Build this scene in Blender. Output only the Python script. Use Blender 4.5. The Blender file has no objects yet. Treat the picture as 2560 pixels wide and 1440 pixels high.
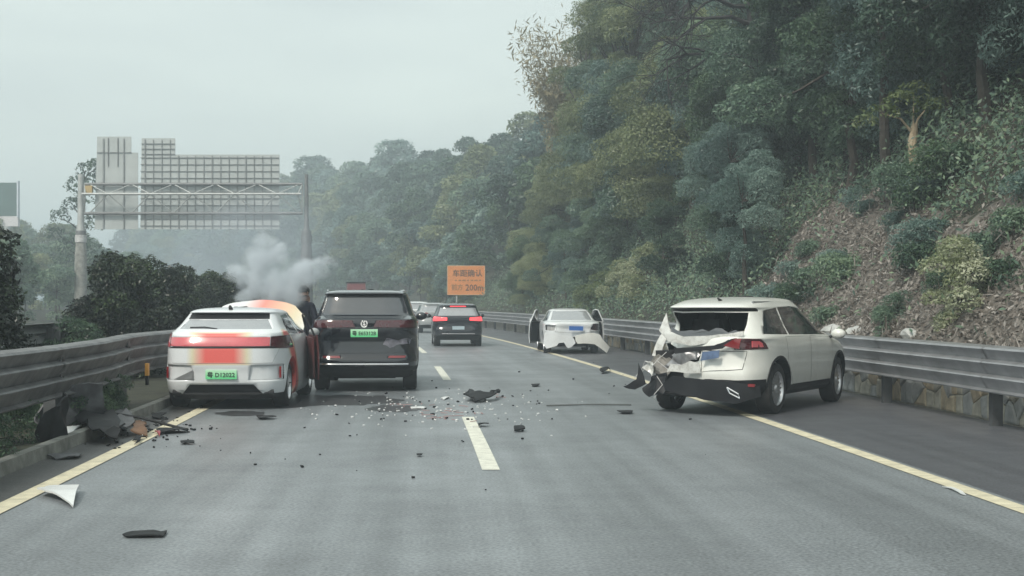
import bpy, bmesh, math, random
import numpy as np
from mathutils import Vector, Matrix, noise
from mathutils.bvhtree import BVHTree

SC = bpy.context.scene
COL = SC.collection
rad = math.radians

# ------------------------------------------------------------------ camera, sky, sun, exposure
F_PX, H_CAM, HORIZON = 3375.0, 1.6, 757.0        # focal length in photo pixels, eye height, horizon row
cd = bpy.data.cameras.new('camera'); cam = bpy.data.objects.new('camera', cd); COL.objects.link(cam)
cd.sensor_width = 36.0; cd.lens = 36.0 * F_PX / 2560.0
cd.shift_y = (HORIZON - 720.0) / 2560.0
cd.clip_start = 0.1; cd.clip_end = 6000
cam.location = (0, 0, H_CAM); cam.rotation_euler = (rad(90), 0, 0)
SC.camera = cam

SUN_DIR = Vector((-0.36, -0.60, 0.71)).normalized()      # towards the sun
EXPOSURE = 0.86
w = bpy.data.worlds.new('World'); SC.world = w; w.use_nodes = True
nt = w.node_tree; nt.nodes.clear()
out = nt.nodes.new('ShaderNodeOutputWorld'); bg = nt.nodes.new('ShaderNodeBackground')
sky = nt.nodes.new('ShaderNodeTexSky'); sky.sky_type = 'NISHITA'; sky.sun_disc = False
sky.sun_elevation = math.asin(SUN_DIR.z); sky.sun_rotation = math.atan2(SUN_DIR.x, SUN_DIR.y)
sky.air_density = 1.0; sky.dust_density = 6.0; sky.ozone_density = 1.0
tc = nt.nodes.new('ShaderNodeTexCoord'); mp = nt.nodes.new('ShaderNodeMapping'); mp.inputs['Scale'].default_value = (1.1, 1.1, 5.0)
nz = nt.nodes.new('ShaderNodeTexNoise'); nz.inputs['Scale'].default_value = 2.2; nz.inputs['Detail'].default_value = 5
cr = nt.nodes.new('ShaderNodeValToRGB')
cr.color_ramp.elements[0].position = 0.34; cr.color_ramp.elements[0].color = (3.72, 4.15, 3.95, 1)
cr.color_ramp.elements[1].position = 0.66; cr.color_ramp.elements[1].color = (4.55, 5.05, 4.65, 1)
mx = nt.nodes.new('ShaderNodeMix'); mx.data_type = 'RGBA'; mx.inputs[0].default_value = 0.86   # cloud cover over the blue
nt.links.new(tc.outputs['Generated'], mp.inputs['Vector']); nt.links.new(mp.outputs['Vector'], nz.inputs['Vector'])
nt.links.new(nz.outputs['Fac'], cr.inputs['Fac']); nt.links.new(sky.outputs['Color'], mx.inputs[6]); nt.links.new(cr.outputs['Color'], mx.inputs[7])
nt.links.new(mx.outputs[2], bg.inputs['Color']); bg.inputs['Strength'].default_value = 0.115
nt.links.new(bg.outputs['Background'], out.inputs['Surface'])

sl = bpy.data.lights.new('sun', 'SUN'); sl.energy = 1.5; sl.angle = rad(12); sl.color = (1.0, 0.95, 0.85)
sun = bpy.data.objects.new('sun', sl); COL.objects.link(sun)
sun.rotation_euler = (-SUN_DIR).to_track_quat('-Z', 'Y').to_euler(); sun.location = (-20, -20, 40)

vs = SC.view_settings; vs.view_transform = 'Standard'; vs.look = 'None'; vs.gamma = 1; vs.use_curve_mapping = False
vs.exposure = EXPOSURE
cy = SC.cycles; cy.max_bounces = 6; cy.diffuse_bounces = 3; cy.glossy_bounces = 3; cy.transmission_bounces = 4
cy.transparent_max_bounces = 8; cy.volume_bounces = 2; cy.volume_step_rate = 2.0; cy.volume_max_steps = 128
cy.use_denoising = True; cy.caustics_reflective = False; cy.caustics_refractive = False
cy.sample_clamp_indirect = 6.0

# ------------------------------------------------------------------ road geometry
def Cx(s): return 0.542 - 0.049 * s - 0.00066 * s * s
def Cm(s): return -0.049 - 0.00132 * s
def R(s, o, z=0.0):                                   # station along the road, offset to the right, height
    m = Cm(s); n = math.hypot(1, m)
    return Vector((Cx(s) + o / n, s - o * m / n, z))
def rhead(s): return -math.atan(Cm(s))               # rotation_euler.z of a thing that looks along the road
def px(x, y, d): return Vector(((x - 1280) / F_PX * d, d, H_CAM + (HORIZON - y) / F_PX * d))
def gpx(x, y): return px(x, y, F_PX * H_CAM / (y - HORIZON))     # pixel on the road surface

# ------------------------------------------------------------------ materials
MATS = {}
def mat(name, col, rough=0.6, metal=0.0, var=0.12, scale=6.0, bump=0.0, bscale=40.0, spec=0.5, coat=0.0, emit=None, col2=None):
    if name in MATS: return MATS[name]
    m = bpy.data.materials.new(name); m.use_nodes = True; t = m.node_tree; b = t.nodes['Principled BSDF']
    b.inputs['Roughness'].default_value = rough; b.inputs['Metallic'].default_value = metal
    b.inputs['Specular IOR Level'].default_value = spec; b.inputs['Coat Weight'].default_value = coat; b.inputs['Coat Roughness'].default_value = 0.06
    c = t.nodes.new('ShaderNodeTexCoord'); n = t.nodes.new('ShaderNodeTexNoise')
    n.inputs['Scale'].default_value = scale; n.inputs['Detail'].default_value = 6; n.inputs['Roughness'].default_value = 0.65
    r = t.nodes.new('ShaderNodeValToRGB'); e = r.color_ramp.elements; e[0].position = 0.3; e[1].position = 0.7
    lo = [x * (1 - var) for x in col]; hi = [min(1, x * (1 + var)) for x in (col2 or col)]
    e[0].color = (*lo, 1); e[1].color = (*hi, 1)
    t.links.new(c.outputs['Object'], n.inputs['Vector']); t.links.new(n.outputs['Fac'], r.inputs['Fac']); t.links.new(r.outputs['Color'], b.inputs['Base Color'])
    if bump:
        n2 = t.nodes.new('ShaderNodeTexNoise'); n2.inputs['Scale'].default_value = bscale; n2.inputs['Detail'].default_value = 4
        bp = t.nodes.new('ShaderNodeBump'); bp.inputs['Strength'].default_value = bump; bp.inputs['Distance'].default_value = 0.02
        t.links.new(c.outputs['Object'], n2.inputs['Vector']); t.links.new(n2.outputs['Fac'], bp.inputs['Height']); t.links.new(bp.outputs['Normal'], b.inputs['Normal'])
    if emit:
        b.inputs['Emission Color'].default_value = (*emit[0], 1); b.inputs['Emission Strength'].default_value = emit[1]
    MATS[name] = m; return m

def leafmat(name, a, b_, c_, trans=0.35):
    m = bpy.data.materials.new(name); m.use_nodes = True; t = m.node_tree; t.nodes.clear()
    o = t.nodes.new('ShaderNodeOutputMaterial'); d = t.nodes.new('ShaderNodeBsdfPrincipled'); tr = t.nodes.new('ShaderNodeBsdfTranslucent'); ms = t.nodes.new('ShaderNodeMixShader')
    d.inputs['Roughness'].default_value = 0.40; d.inputs['Specular IOR Level'].default_value = 0.45
    at = t.nodes.new('ShaderNodeAttribute'); at.attribute_name = 'rnd'
    oi = t.nodes.new('ShaderNodeObjectInfo'); r = t.nodes.new('ShaderNodeValToRGB')
    ad = t.nodes.new('ShaderNodeMath'); ad.operation = 'MULTIPLY_ADD'; ad.inputs[1].default_value = 0.35
    mu = t.nodes.new('ShaderNodeMath'); mu.operation = 'MULTIPLY'; mu.inputs[1].default_value = 0.65
    t.links.new(at.outputs['Fac'], mu.inputs[0]); t.links.new(oi.outputs['Random'], ad.inputs[0]); t.links.new(mu.outputs[0], ad.inputs[2])
    e = r.color_ramp.elements; e[0].position = 0.08; e[0].color = (*a, 1); e[1].position = 0.92; e[1].color = (*c_, 1)
    q = r.color_ramp.elements.new(0.5); q.color = (*b_, 1)
    t.links.new(ad.outputs[0], r.inputs['Fac']); t.links.new(r.outputs['Color'], d.inputs['Base Color']); t.links.new(r.outputs['Color'], tr.inputs['Color'])
    ms.inputs[0].default_value = trans; t.links.new(d.outputs[0], ms.inputs[1]); t.links.new(tr.outputs[0], ms.inputs[2]); t.links.new(ms.outputs[0], o.inputs['Surface'])
    MATS[name] = m; return m

# ------------------------------------------------------------------ objects
def link(name, me, parent=None, mats=(), smooth=False):
    o = bpy.data.objects.new(name, me); COL.objects.link(o)
    for m in mats: me.materials.append(m)
    if parent: o.parent = parent
    if smooth and me is not None: me.polygons.foreach_set('use_smooth', [True] * len(me.polygons))
    return o
def empty(name, loc=(0, 0, 0), rz=0.0, scale=1.0):
    o = bpy.data.objects.new(name, None); COL.objects.link(o); o.location = loc; o.rotation_euler = (0, 0, rz)
    o.empty_display_size = 0.3
    if scale != 1.0: o.scale = (scale,) * 3
    return o
def tag(o, label, cat, group=None):
    o['label'] = label; o['category'] = cat
    if group: o['group'] = group
    return o
def struct(o): o['kind'] = 'structure'; return o
def stuff(o, label=None, cat=None):
    o['kind'] = 'stuff'
    if label: o['label'] = label
    if cat: o['category'] = cat
    return o
def sharp(me, ang=32):
    me.polygons.foreach_set('use_smooth', [True] * len(me.polygons))
    bm = bmesh.new(); bm.from_mesh(me)
    for e in bm.edges:
        if len(e.link_faces) == 2:
            e.smooth = e.calc_face_angle(0) < rad(ang) and e.link_faces[0].material_index == e.link_faces[1].material_index
    bm.to_mesh(me); bm.free()

class MB:
    def __init__(s): s.v = []; s.f = []; s.m = []
    def add(s, vs, fs, m=0):
        k = len(s.v); s.v += [tuple(x) for x in vs]; s.f += [tuple(i + k for i in f) for f in fs]; s.m += [m] * len(fs); return s
    def box(s, c, d, rot=None, m=0, taper=1.0):
        q = []
        for z in (-.5, .5):
            k = taper if z > 0 else 1.0
            for x, y in ((-.5, -.5), (.5, -.5), (.5, .5), (-.5, .5)):
                p = Vector((x * d[0] * k, y * d[1] * k, z * d[2]))
                if rot is not None: p = rot @ p
                q.append(p + Vector(c))
        return s.add(q, [(0, 3, 2, 1), (4, 5, 6, 7), (0, 1, 5, 4), (1, 2, 6, 5), (2, 3, 7, 6), (3, 0, 4, 7)], m)
    def tube(s, pts, r, n=8, m=0, cap=True):
        pts = [Vector(p) for p in pts]; rs = r if isinstance(r, (list, tuple)) else [r] * len(pts); q = []; fs = []
        up = None
        for i, p in enumerate(pts):
            t = (pts[min(i + 1, len(pts) - 1)] - pts[max(i - 1, 0)]).normalized()
            if up is None or abs(up.dot(t)) > .95: up = Vector((0, 0, 1)) if abs(t.z) < .9 else Vector((1, 0, 0))
            a = t.cross(up).normalized(); b = a.cross(t)
            for k in range(n):
                th = 2 * math.pi * k / n; q.append(p + a * math.cos(th) * rs[i] + b * math.sin(th) * rs[i])
        for i in range(len(pts) - 1):
            for k in range(n): fs.append((i * n + k, i * n + (k + 1) % n, (i + 1) * n + (k + 1) % n, (i + 1) * n + k))
        if cap: fs.append(tuple(range(n))[::-1]); fs.append(tuple((len(pts) - 1) * n + k for k in range(n)))
        return s.add(q, fs, m)
    def lathe(s, prof, n=32, axis='X', m=0, c=(0, 0, 0), closed=True):     # prof: (radius, along axis)
        q = []; fs = []; L = len(prof)
        for k in range(n):
            th = 2 * math.pi * k / n
            for r, a in prof:
                if axis == 'X': p = (a, r * math.cos(th), r * math.sin(th))
                elif axis == 'Y': p = (r * math.cos(th), a, r * math.sin(th))
                else: p = (r * math.cos(th), r * math.sin(th), a)
                q.append(Vector(p) + Vector(c))
        for k in range(n):
            for i in range(L if closed else L - 1):
                j = (i + 1) % L; fs.append((k * L + i, k * L + j, ((k + 1) % n) * L + j, ((k + 1) % n) * L + i))
        return s.add(q, fs, m)
    def prism(s, poly, h0, h1, fn, m=0):                   # poly 2-D, fn(u, v, h) -> point
        n = len(poly); q = [fn(u, v, h0) for u, v in poly] + [fn(u, v, h1) for u, v in poly]
        fs = [tuple(range(n))[::-1], tuple(range(n, 2 * n))] + [(i, (i + 1) % n, n + (i + 1) % n, n + i) for i in range(n)]
        return s.add(q, fs, m)
    def mesh(s, name):
        me = bpy.data.meshes.new(name); me.from_pydata(s.v, [], s.f); me.polygons.foreach_set('material_index', s.m)
        bm = bmesh.new(); bm.from_mesh(me); bmesh.ops.recalc_face_normals(bm, faces=bm.faces); bm.to_mesh(me); bm.free(); me.update(); return me
    def build(s, name, mats, parent=None, smooth=False, ang=32):
        me = s.mesh(name); o = link(name, me, parent, mats if isinstance(mats, (list, tuple)) else [mats])
        if smooth: sharp(me, ang)
        return o

def text_mesh(txt, size, name='lettering'):
    cu = bpy.data.curves.new(name, 'FONT'); cu.body = txt; cu.size = size; cu.align_x = 'CENTER'; cu.align_y = 'CENTER'; cu.extrude = 0.003; cu.resolution_u = 2; cu.offset = size * .012
    o = bpy.data.objects.new(name, cu); COL.objects.link(o)
    dg = bpy.context.evaluated_depsgraph_get(); me = bpy.data.meshes.new_from_object(o.evaluated_get(dg))
    bpy.data.objects.remove(o); me.materials.clear(); return me
def text(txt, size, m, parent, M, name='lettering', fit=None):
    me = text_mesh(txt, size, name)
    if fit and len(me.vertices):
        xs = [v.co.x for v in me.vertices]; ys = [v.co.y for v in me.vertices]
        sx = fit[0] / max(1e-6, max(xs) - min(xs)); sy = fit[1] / max(1e-6, max(ys) - min(ys)); cx_ = (max(xs) + min(xs)) / 2; cy_ = (max(ys) + min(ys)) / 2
        for v in me.vertices: v.co.x = (v.co.x - cx_) * sx; v.co.y = (v.co.y - cy_) * sy
    me.transform(M); return link(name, me, parent, [m])

# ================================================================== SETTING
def strip(name, s0, s1, o0, o1, z, m, step=2.0, no=6, parent=None):
    ss = np.arange(s0, s1 + 1e-6, step); oo = np.linspace(o0, o1, no); vs = []; uv = []
    for s in ss:
        for o in oo: vs.append(R(s, o, z)); uv.append((s, o))
    fs = [(i * no + j, i * no + j + 1, (i + 1) * no + j + 1, (i + 1) * no + j) for i in range(len(ss) - 1) for j in range(no - 1)]
    me = bpy.data.meshes.new(name); me.from_pydata(vs, [], fs)
    u = me.uv_layers.new(name='road'); idx = np.zeros(len(me.loops), dtype=np.int32); me.loops.foreach_get('vertex_index', idx)
    u.data.foreach_set('uv', np.array(uv, dtype=np.float32)[idx].ravel())
    return link(name, me, parent, [m])

def asphalt(name, base, tracks=True, speck=0.42):
    m = bpy.data.materials.new(name); m.use_nodes = True; t = m.node_tree; b = t.nodes['Principled BSDF']; N = t.nodes.new; L = t.links.new
    uv = N('ShaderNodeUVMap'); uv.uv_map = 'road'; co = N('ShaderNodeTexCoord')
    fine = N('ShaderNodeTexNoise'); fine.inputs['Scale'].default_value = 38; fine.inputs['Detail'].default_value = 3
    big = N('ShaderNodeTexNoise'); big.inputs['Scale'].default_value = 0.55; big.inputs['Detail'].default_value = 6; big.inputs['Roughness'].default_value = 0.7
    mp = N('ShaderNodeMapping'); mp.inputs['Scale'].default_value = (0.05, 2.2, 1); st = N('ShaderNodeTexNoise'); st.inputs['Scale'].default_value = 1.6; st.inputs['Detail'].default_value = 5
    L(co.outputs['Object'], fine.inputs['Vector']); L(co.outputs['Object'], big.inputs['Vector']); L(uv.outputs['UV'], mp.inputs['Vector']); L(mp.outputs['Vector'], st.inputs['Vector'])
    def mr(src, a, b_, lo=0.3, hi=0.7):
        q = N('ShaderNodeMapRange'); q.inputs[1].default_value = lo; q.inputs[2].default_value = hi; q.inputs[3].default_value = a; q.inputs[4].default_value = b_; L(src, q.inputs[0]); return q.outputs[0]
    def mul(a, c):
        q = N('ShaderNodeMath'); q.operation = 'MULTIPLY'; L(a, q.inputs[0]); L(c, q.inputs[1]); return q.outputs[0]
    v = mul(mul(mr(fine.outputs['Fac'], 1 - speck, 1 + speck), mr(big.outputs['Fac'], 0.80, 1.14)), mr(st.outputs['Fac'], 0.80, 1.14))
    if tracks:
        sx_ = N('ShaderNodeSeparateXYZ'); L(uv.outputs['UV'], sx_.inputs[0]); ab = N('ShaderNodeMath'); ab.operation = 'ABSOLUTE'; L(sx_.outputs['Y'], ab.inputs[0])
        ph = N('ShaderNodeMath'); ph.operation = 'MULTIPLY_ADD'; ph.inputs[1].default_value = 2 * math.pi / 1.8; ph.inputs[2].default_value = -1.08 * 2 * math.pi / 1.8; L(ab.outputs[0], ph.inputs[0])
        co_ = N('ShaderNodeMath'); co_.operation = 'COSINE'; L(ph.outputs[0], co_.inputs[0]); v = mul(v, mr(co_.outputs[0], 1.07, 0.90, -1, 1))
    rgb = N('ShaderNodeMix'); rgb.data_type = 'RGBA'; rgb.blend_type = 'MULTIPLY'; rgb.inputs[0].default_value = 1; rgb.inputs[6].default_value = (*base, 1)
    L(v, rgb.inputs[7]); L(rgb.outputs[2], b.inputs['Base Color'])
    L(mr(big.outputs['Fac'], 0.50, 0.36), b.inputs['Roughness']); b.inputs['Specular IOR Level'].default_value = 0.6
    bp = N('ShaderNodeBump'); bp.inputs['Strength'].default_value = 0.35; bp.inputs['Distance'].default_value = 0.006; L(fine.outputs['Fac'], bp.inputs['Height']); L(bp.outputs['Normal'], b.inputs['Normal'])
    MATS[name] = m; return m

ROAD = asphalt('asphalt_lane', (0.192, 0.210, 0.226)); SHOULDER = asphalt('asphalt_shoulder', (0.088, 0.091, 0.104), False); OLD = asphalt('asphalt_gutter', (0.075, 0.075, 0.075), speck=0.5)
SOIL = mat('soil', (0.026, 0.024, 0.019), 0.95, var=0.5, scale=1.5, bump=0.6, bscale=12, col2=(0.036, 0.040, 0.024))
CONC = mat('concrete', (0.24, 0.24, 0.22), 0.9, var=0.45, scale=3, bump=0.3, bscale=30)
PAINT_W = mat('road_paint_white', (0.66, 0.66, 0.58), 0.6, var=0.22, scale=7, bump=0.2)
PAINT_Y = mat('road_paint_cream', (0.62, 0.57, 0.42), 0.6, var=0.25, scale=5, bump=0.2)

me = bpy.data.meshes.new('ground'); g = 1400
me.from_pydata([(-g, -60, -0.12), (g, -60, -0.12), (g, 1600, -0.12), (-g, 1600, -0.12)], [], [(0, 1, 2, 3)])
struct(link('ground', me, None, [SOIL]))
EL, ER = -3.92, 3.98                                   # edge lines
struct(strip('road', -12, 430, -4.5, 4.14, 0.0, ROAD, 2.0, 10))
struct(strip('road_shoulder', -12, 430, 4.14, 7.02, -0.0, SHOULDER, 2.0, 5))
struct(strip('gutter', -12, 200, -4.5, EL - 0.1, 0.004, OLD, 2.0, 3))
struct(strip('opposite_road', -12, 430, -17.0, -7.9, 0.0, SHOULDER, 3.0, 6))
struct(strip('edge_line_left', -12, 300, EL - 0.09, EL + 0.09, 0.008, PAINT_Y, 2.0, 2))
struct(strip('edge_line_right', -12, 300, ER - 0.09, ER + 0.09, 0.006, PAINT_Y, 2.0, 2))
for k in range(-1, 14):
    s0 = 12.9 + 15.0 * k
    struct(strip('lane_dash', s0, s0 + 6.0, -0.085, 0.085, 0.005, PAINT_W, 1.0, 2))

# kerb along the median and the raised planting strip
mb = MB()
for s in np.arange(-10, 200, 2.0):
    a0, a1, b0, b1 = R(s, -4.64), R(s, -4.50), R(s + 2, -4.64), R(s + 2, -4.50); up = Vector((0, 0, 0.13)); k = Vector((0, 0, -0.05))
    mb.add([a0 + k, a1 + k, b1 + k, b0 + k, a0 + up, a1 + up - Vector((.02, 0, 0)), b1 + up - Vector((.02, 0, 0)), b0 + up], [(4, 5, 6, 7), (1, 2, 6, 5), (0, 4, 7, 3)])
struct(mb.build('kerb', CONC))
struct(strip('median', -10, 430, -7.9, -4.64, 0.09, SOIL, 2.0, 6))

# hillside on the right
def smooth(a, b, x): t = min(1, max(0, (x - a) / (b - a))); return t * t * (3 - 2 * t)
def hill_h(s): return 1.0 - 0.34 * smooth(74, 98, s) + 0.30 * smooth(120, 180, s)
def hill_z(s, o):
    t = max(0.0, o - 7.22)
    z = 0.86 + min(t, 7) * 1.12 + min(max(t - 7, 0), 8) * 0.62 + max(t - 15, 0) * 0.12
    z = 0.86 + (z - 0.86) * hill_h(s)
    return z + smooth(0, 2.0, t) * (0.6 * noise.noise(Vector((s * .25, o * .35, 0.3))) + 0.34 * noise.noise(Vector((s * .8, o * .9, 4.0)))) + 0.14 * noise.noise(Vector((s * 2.1, o * 2.2, 4.0)))
LITTER = mat('dry_slope', (0.085, 0.076, 0.066), 0.95, var=0.55, scale=2.2, bump=0.9, bscale=9, col2=(0.155, 0.14, 0.125))
ss = np.concatenate([np.arange(-8, 60, 0.35), np.arange(60, 435, 3.0)]); oo = np.concatenate([np.arange(7.22, 16, 0.3), np.arange(16, 70, 5.0)]); vs = []; no = len(oo)
for s in ss:
    for o in oo: vs.append(R(s, o, hill_z(s, o)))
fs = [(i * no + j, i * no + j + 1, (i + 1) * no + j + 1, (i + 1) * no + j) for i in range(len(ss) - 1) for j in range(no - 1)]
me = bpy.data.meshes.new('hillside'); me.from_pydata(vs, [], fs); 
ho = struct(link('hillside', me, None, [LITTER, SOIL], smooth=True))
def bare(s, o):
    n_ = noise.noise(Vector((s * .45, o * .6, 7.0))) * 1.6 + noise.noise(Vector((s * 1.3, o * 1.5, 2.0))) * .7
    return s < 33.5 + n_ * 2 and o < 9.6 + .1 * (s - 26) + n_ and not (s < 24 and o > 9.2 + n_)
k = 0
for i in range(len(ss) - 1):
    for j in range(no - 1):
        me.polygons[k].material_index = 0 if bare(ss[i], oo[j]) else 1; k += 1

# rising ground far on the left, under the woods
vs = []; fs = []; oo = [-17.2, -20, -26, -36, -55, -90]; ss = np.arange(20, 330, 10.0); no = len(oo)
for s in ss:
    for o in oo: vs.append(R(s, o, max(-0.1, (-18 - o) * 0.10)))
fs = [(i * no + j, i * no + j + 1, (i + 1) * no + j + 1, (i + 1) * no + j) for i in range(len(ss) - 1) for j in range(no - 1)]
me = bpy.data.meshes.new('bank_left'); me.from_pydata(vs, [], fs); struct(link('bank_left', me, None, [SOIL], smooth=True))

# ------------------------------------------------------------------ stone facing wall, each stone its own piece
rng = np.random.default_rng(4)
MORTAR = mat('mortar', (0.41, 0.39, 0.34), 0.95, var=0.3, scale=5, bump=0.6, bscale=25)
STONES = [mat('stone_pale', (0.57, 0.54, 0.45), 0.9, var=0.3, scale=4, bump=0.5, bscale=18), mat('stone_grey', (0.45, 0.46, 0.45), 0.9, var=0.3, scale=4, bump=0.5, bscale=18), mat('stone_warm', (0.59, 0.50, 0.36), 0.9, var=0.3, scale=4, bump=0.5, bscale=18)]
WALL_O, WALL_H = 7.10, 0.88
wall = empty('stone_wall', R(10, WALL_O, 0)); wl = wall.location.copy()
tag(wall, 'low facing wall of irregular pale stones at the foot of the slope behind the guardrail', 'wall')
mb = MB(); S = list(np.arange(6, 120, 2.0))
for a, b in zip(S[:-1], S[1:]):
    p = [R(a, WALL_O, -.06), R(b, WALL_O, -.06), R(b, WALL_O + .04, WALL_H), R(a, WALL_O + .04, WALL_H), R(a, WALL_O + .55, -.06), R(b, WALL_O + .55, -.06), R(b, WALL_O + .55, WALL_H + .02), R(a, WALL_O + .55, WALL_H + .02)]
    mb.add([q - wl for q in p], [(0, 1, 2, 3), (3, 2, 6, 7)])
mb.build('mortar_bed', MORTAR, wall)
def clip(poly, p, n):
    outp = []
    for i in range(len(poly)):
        a, b = poly[i], poly[(i + 1) % len(poly)]; da = (a[0] - p[0]) * n[0] + (a[1] - p[1]) * n[1]; db = (b[0] - p[0]) * n[0] + (b[1] - p[1]) * n[1]
        if da <= 0: outp.append(a)
        if da * db < 0: t = da / (da - db); outp.append((a[0] + (b[0] - a[0]) * t, a[1] + (b[1] - a[1]) * t))
    return outp
def voronoi(u0, u1, v0, v1, size):
    pts = []
    for i in range(int((u1 - u0) / size)):
        for j in range(int(round((v1 - v0) / size))):
            pts.append((u0 + (i + .5 + rng.uniform(-.42, .42)) * size, v0 + (j + .5 + rng.uniform(-.42, .42)) * (v1 - v0) / round((v1 - v0) / size)))
    for i, p in enumerate(pts):
        poly = [(max(u0, p[0] - .8), v0), (min(u1, p[0] + .8), v0), (min(u1, p[0] + .8), v1), (max(u0, p[0] - .8), v1)]
        for q in pts:
            if q is p or abs(q[0] - p[0]) > 1.2: continue
            poly = clip(poly, ((p[0] + q[0]) / 2, (p[1] + q[1]) / 2), (q[0] - p[0], q[1] - p[1]))
            if len(poly) < 3: break
        if len(poly) >= 3: yield poly
def stone(mb, poly, m=0):
    cx_ = sum(p[0] for p in poly) / len(poly); cy_ = sum(p[1] for p in poly) / len(poly); d = rng.uniform(.02, .055); n = len(poly)
    q = []
    for sh, h in ((.93, 0.0), (.90, d * .7), (.70, d)):
        for u, v in poly:
            uu = cx_ + (u - cx_) * sh; vv = cy_ + (v - cy_) * sh; q.append(R(uu, WALL_O + .04 * vv / WALL_H - h, vv) - wl)
    fs = [tuple(range(2 * n, 3 * n))] + [(k * n + i, k * n + (i + 1) % n, (k + 1) * n + (i + 1) % n, (k + 1) * n + i) for k in (0, 1) for i in range(n)]
    mb.add(q, fs, m)
ns = 0; rest = MB()
for poly in list(voronoi(14.2, 26.0, 0.0, WALL_H, 0.27)) + list(voronoi(26.0, 60.0, 0.0, WALL_H, 0.30)):
    if ns < 300:
        mb = MB(); stone(mb, poly); mb.build('stone', STONES[int(rng.integers(3))], wall); ns += 1
    else: stone(rest, poly, int(rng.integers(3)))
stuff(rest.build('stones', STONES, wall))

# ------------------------------------------------------------------ guardrails
GALV = mat('galvanised_steel', (0.36, 0.365, 0.38), 0.42, metal=0.6, var=0.22, scale=2.5)
GALV_D = mat('dark_steel', (0.150, 0.150, 0.155), 0.5, metal=0.35, var=0.5, scale=3.5)  # darker, blotchier steel than the other rails have
POST = mat('post_steel', (0.10, 0.105, 0.11), 0.6, metal=0.4, var=0.3, scale=4)
BOLT = mat('bolt_steel', (0.12, 0.12, 0.12), 0.5, metal=0.7)
PROF = [(-.06, .60), (.06, .580), (.080, .555), (.030, .445), (.022, .425), (.080, .396), (.090, .380), (.085, .362), (.030, .255), (.022, .235), (.080, .206), (.09, .190), (.085, .172), (.035, .065), (.03, .045), (.075, .02), (.07, .004), (0, 0)]
def guardrail(label, face_o, side, z0, s0, s1, seg=4.0, dent=None, post_mat=POST, metal=GALV, bolts_to=45):
    root = empty('guardrail', R(s0, face_o, 0)); tag(root, label, 'guardrail'); O = root.location.copy()
    s = s0
    while s < s1:
        mb = MB(); n = len(PROF); st = np.linspace(s - .16, s + seg, 9 if s < 60 else 4); q = []
        for t_ in st:
            jit = 0.006 if t_ < s else 0.0
            for th in (0.0, -0.006):
                for d, z in PROF:
                    dd = d + jit + th; dz = 0
                    if dent: a, b = dent(t_, z); dd += a; dz += b
                    q.append(R(t_, face_o + side * (dd * 1.35), z0 + z + dz + th * .3) - O)
        L = 2 * n
        for i in range(len(st) - 1):
            for j in range(n - 1):
                mb.f.append((i * L + j, i * L + j + 1, (i + 1) * L + j + 1, (i + 1) * L + j)); mb.f.append((i * L + n + j, (i + 1) * L + n + j, (i + 1) * L + n + j + 1, i * L + n + j + 1)); mb.m += [0, 0]
            for j in (0, n - 1): mb.f.append((i * L + j, i * L + n + j, (i + 1) * L + n + j, (i + 1) * L + j)); mb.m.append(0)
        mb.v = [tuple(v) for v in q]
        mb.build('rail_panel', metal, root, smooth=True, ang=22)
        bo = face_o - side * 0.10; dd = dent(s, .3)[0] * side if dent else 0
        hd = rhead(s); rot = Matrix.Rotation(hd, 3, 'Z')
        mb = MB(); mb.box(R(s, bo - side * .05 + dd * .6, (z0 + .53) / 2 - .1) - O, (.14, .115, z0 + .53 + .2), rot); mb.build('post', post_mat, root)
        mb = MB(); mb.box(R(s, bo + side * .06 + dd, z0 + .3) - O, (.13, .16, .42), rot); mb.build('spacer_block', post_mat, root)
        if s < bolts_to:
            for zz in (.41, .19):
                mb = MB(); c = R(s, face_o + side * .012 + dd, z0 + zz) - O; mb.tube([c - rot @ Vector((side * .02, 0, 0)), c + rot @ Vector((side * .03, 0, 0))], .022, 6); mb.build('bolt', BOLT, root)
        s += seg
    return root
def dentL(s, z):
    d = -0.10 * math.exp(-((s - 16.5) / 2.0) ** 2) - 0.16 * math.exp(-((s - 21) / 2.2) ** 2)
    return d + 0.012 * math.sin(s * 5 + z * 9) * math.exp(-((s - 18) / 5) ** 2), -0.03 * math.exp(-((s - 16.5) / 2.5) ** 2)
guardrail('dented grey three-wave guardrail scraped by the white hatchback with red markings', -4.80, 1, 0.53, 4.2, 130, dent=dentL, metal=GALV_D)
guardrail('grey three-wave guardrail in front of the stone wall on the hill side', 6.66, -1, 0.45, 5.1, 150)
guardrail('pale guardrail of the opposite road glimpsed between the dark median shrubs', -7.55, -1, 0.62, 10.0, 90, bolts_to=0)

# ------------------------------------------------------------------ foliage
L_DARK = leafmat('leaf_dark', (0.027, 0.055, 0.045), (0.058, 0.109, 0.070), (0.134, 0.211, 0.108))
L_MID = leafmat('leaf_mid', (0.055, 0.100, 0.086), (0.130, 0.208, 0.149), (0.261, 0.351, 0.216))
L_BLUE = leafmat('leaf_blue', (0.062, 0.112, 0.105), (0.144, 0.229, 0.204), (0.312, 0.417, 0.365))
L_OLIVE = leafmat('leaf_olive', (0.090, 0.118, 0.060), (0.197, 0.238, 0.121), (0.340, 0.372, 0.198))
L_LIME = leafmat('leaf_lime', (0.07, 0.11, 0.045), (0.16, 0.21, 0.085), (0.42, 0.46, 0.27))
L_PALE = leafmat('leaf_pale', (0.13, 0.17, 0.085), (0.27, 0.31, 0.17), (0.58, 0.60, 0.46))
L_BAMBOO = leafmat('leaf_bamboo', (0.24, 0.21, 0.13), (0.34, 0.30, 0.19), (0.44, 0.40, 0.27))
L_HEDGE = leafmat('leaf_hedge', (0.007, 0.011, 0.011), (0.013, 0.022, 0.014), (0.045, 0.080, 0.020), 0.12)
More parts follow.
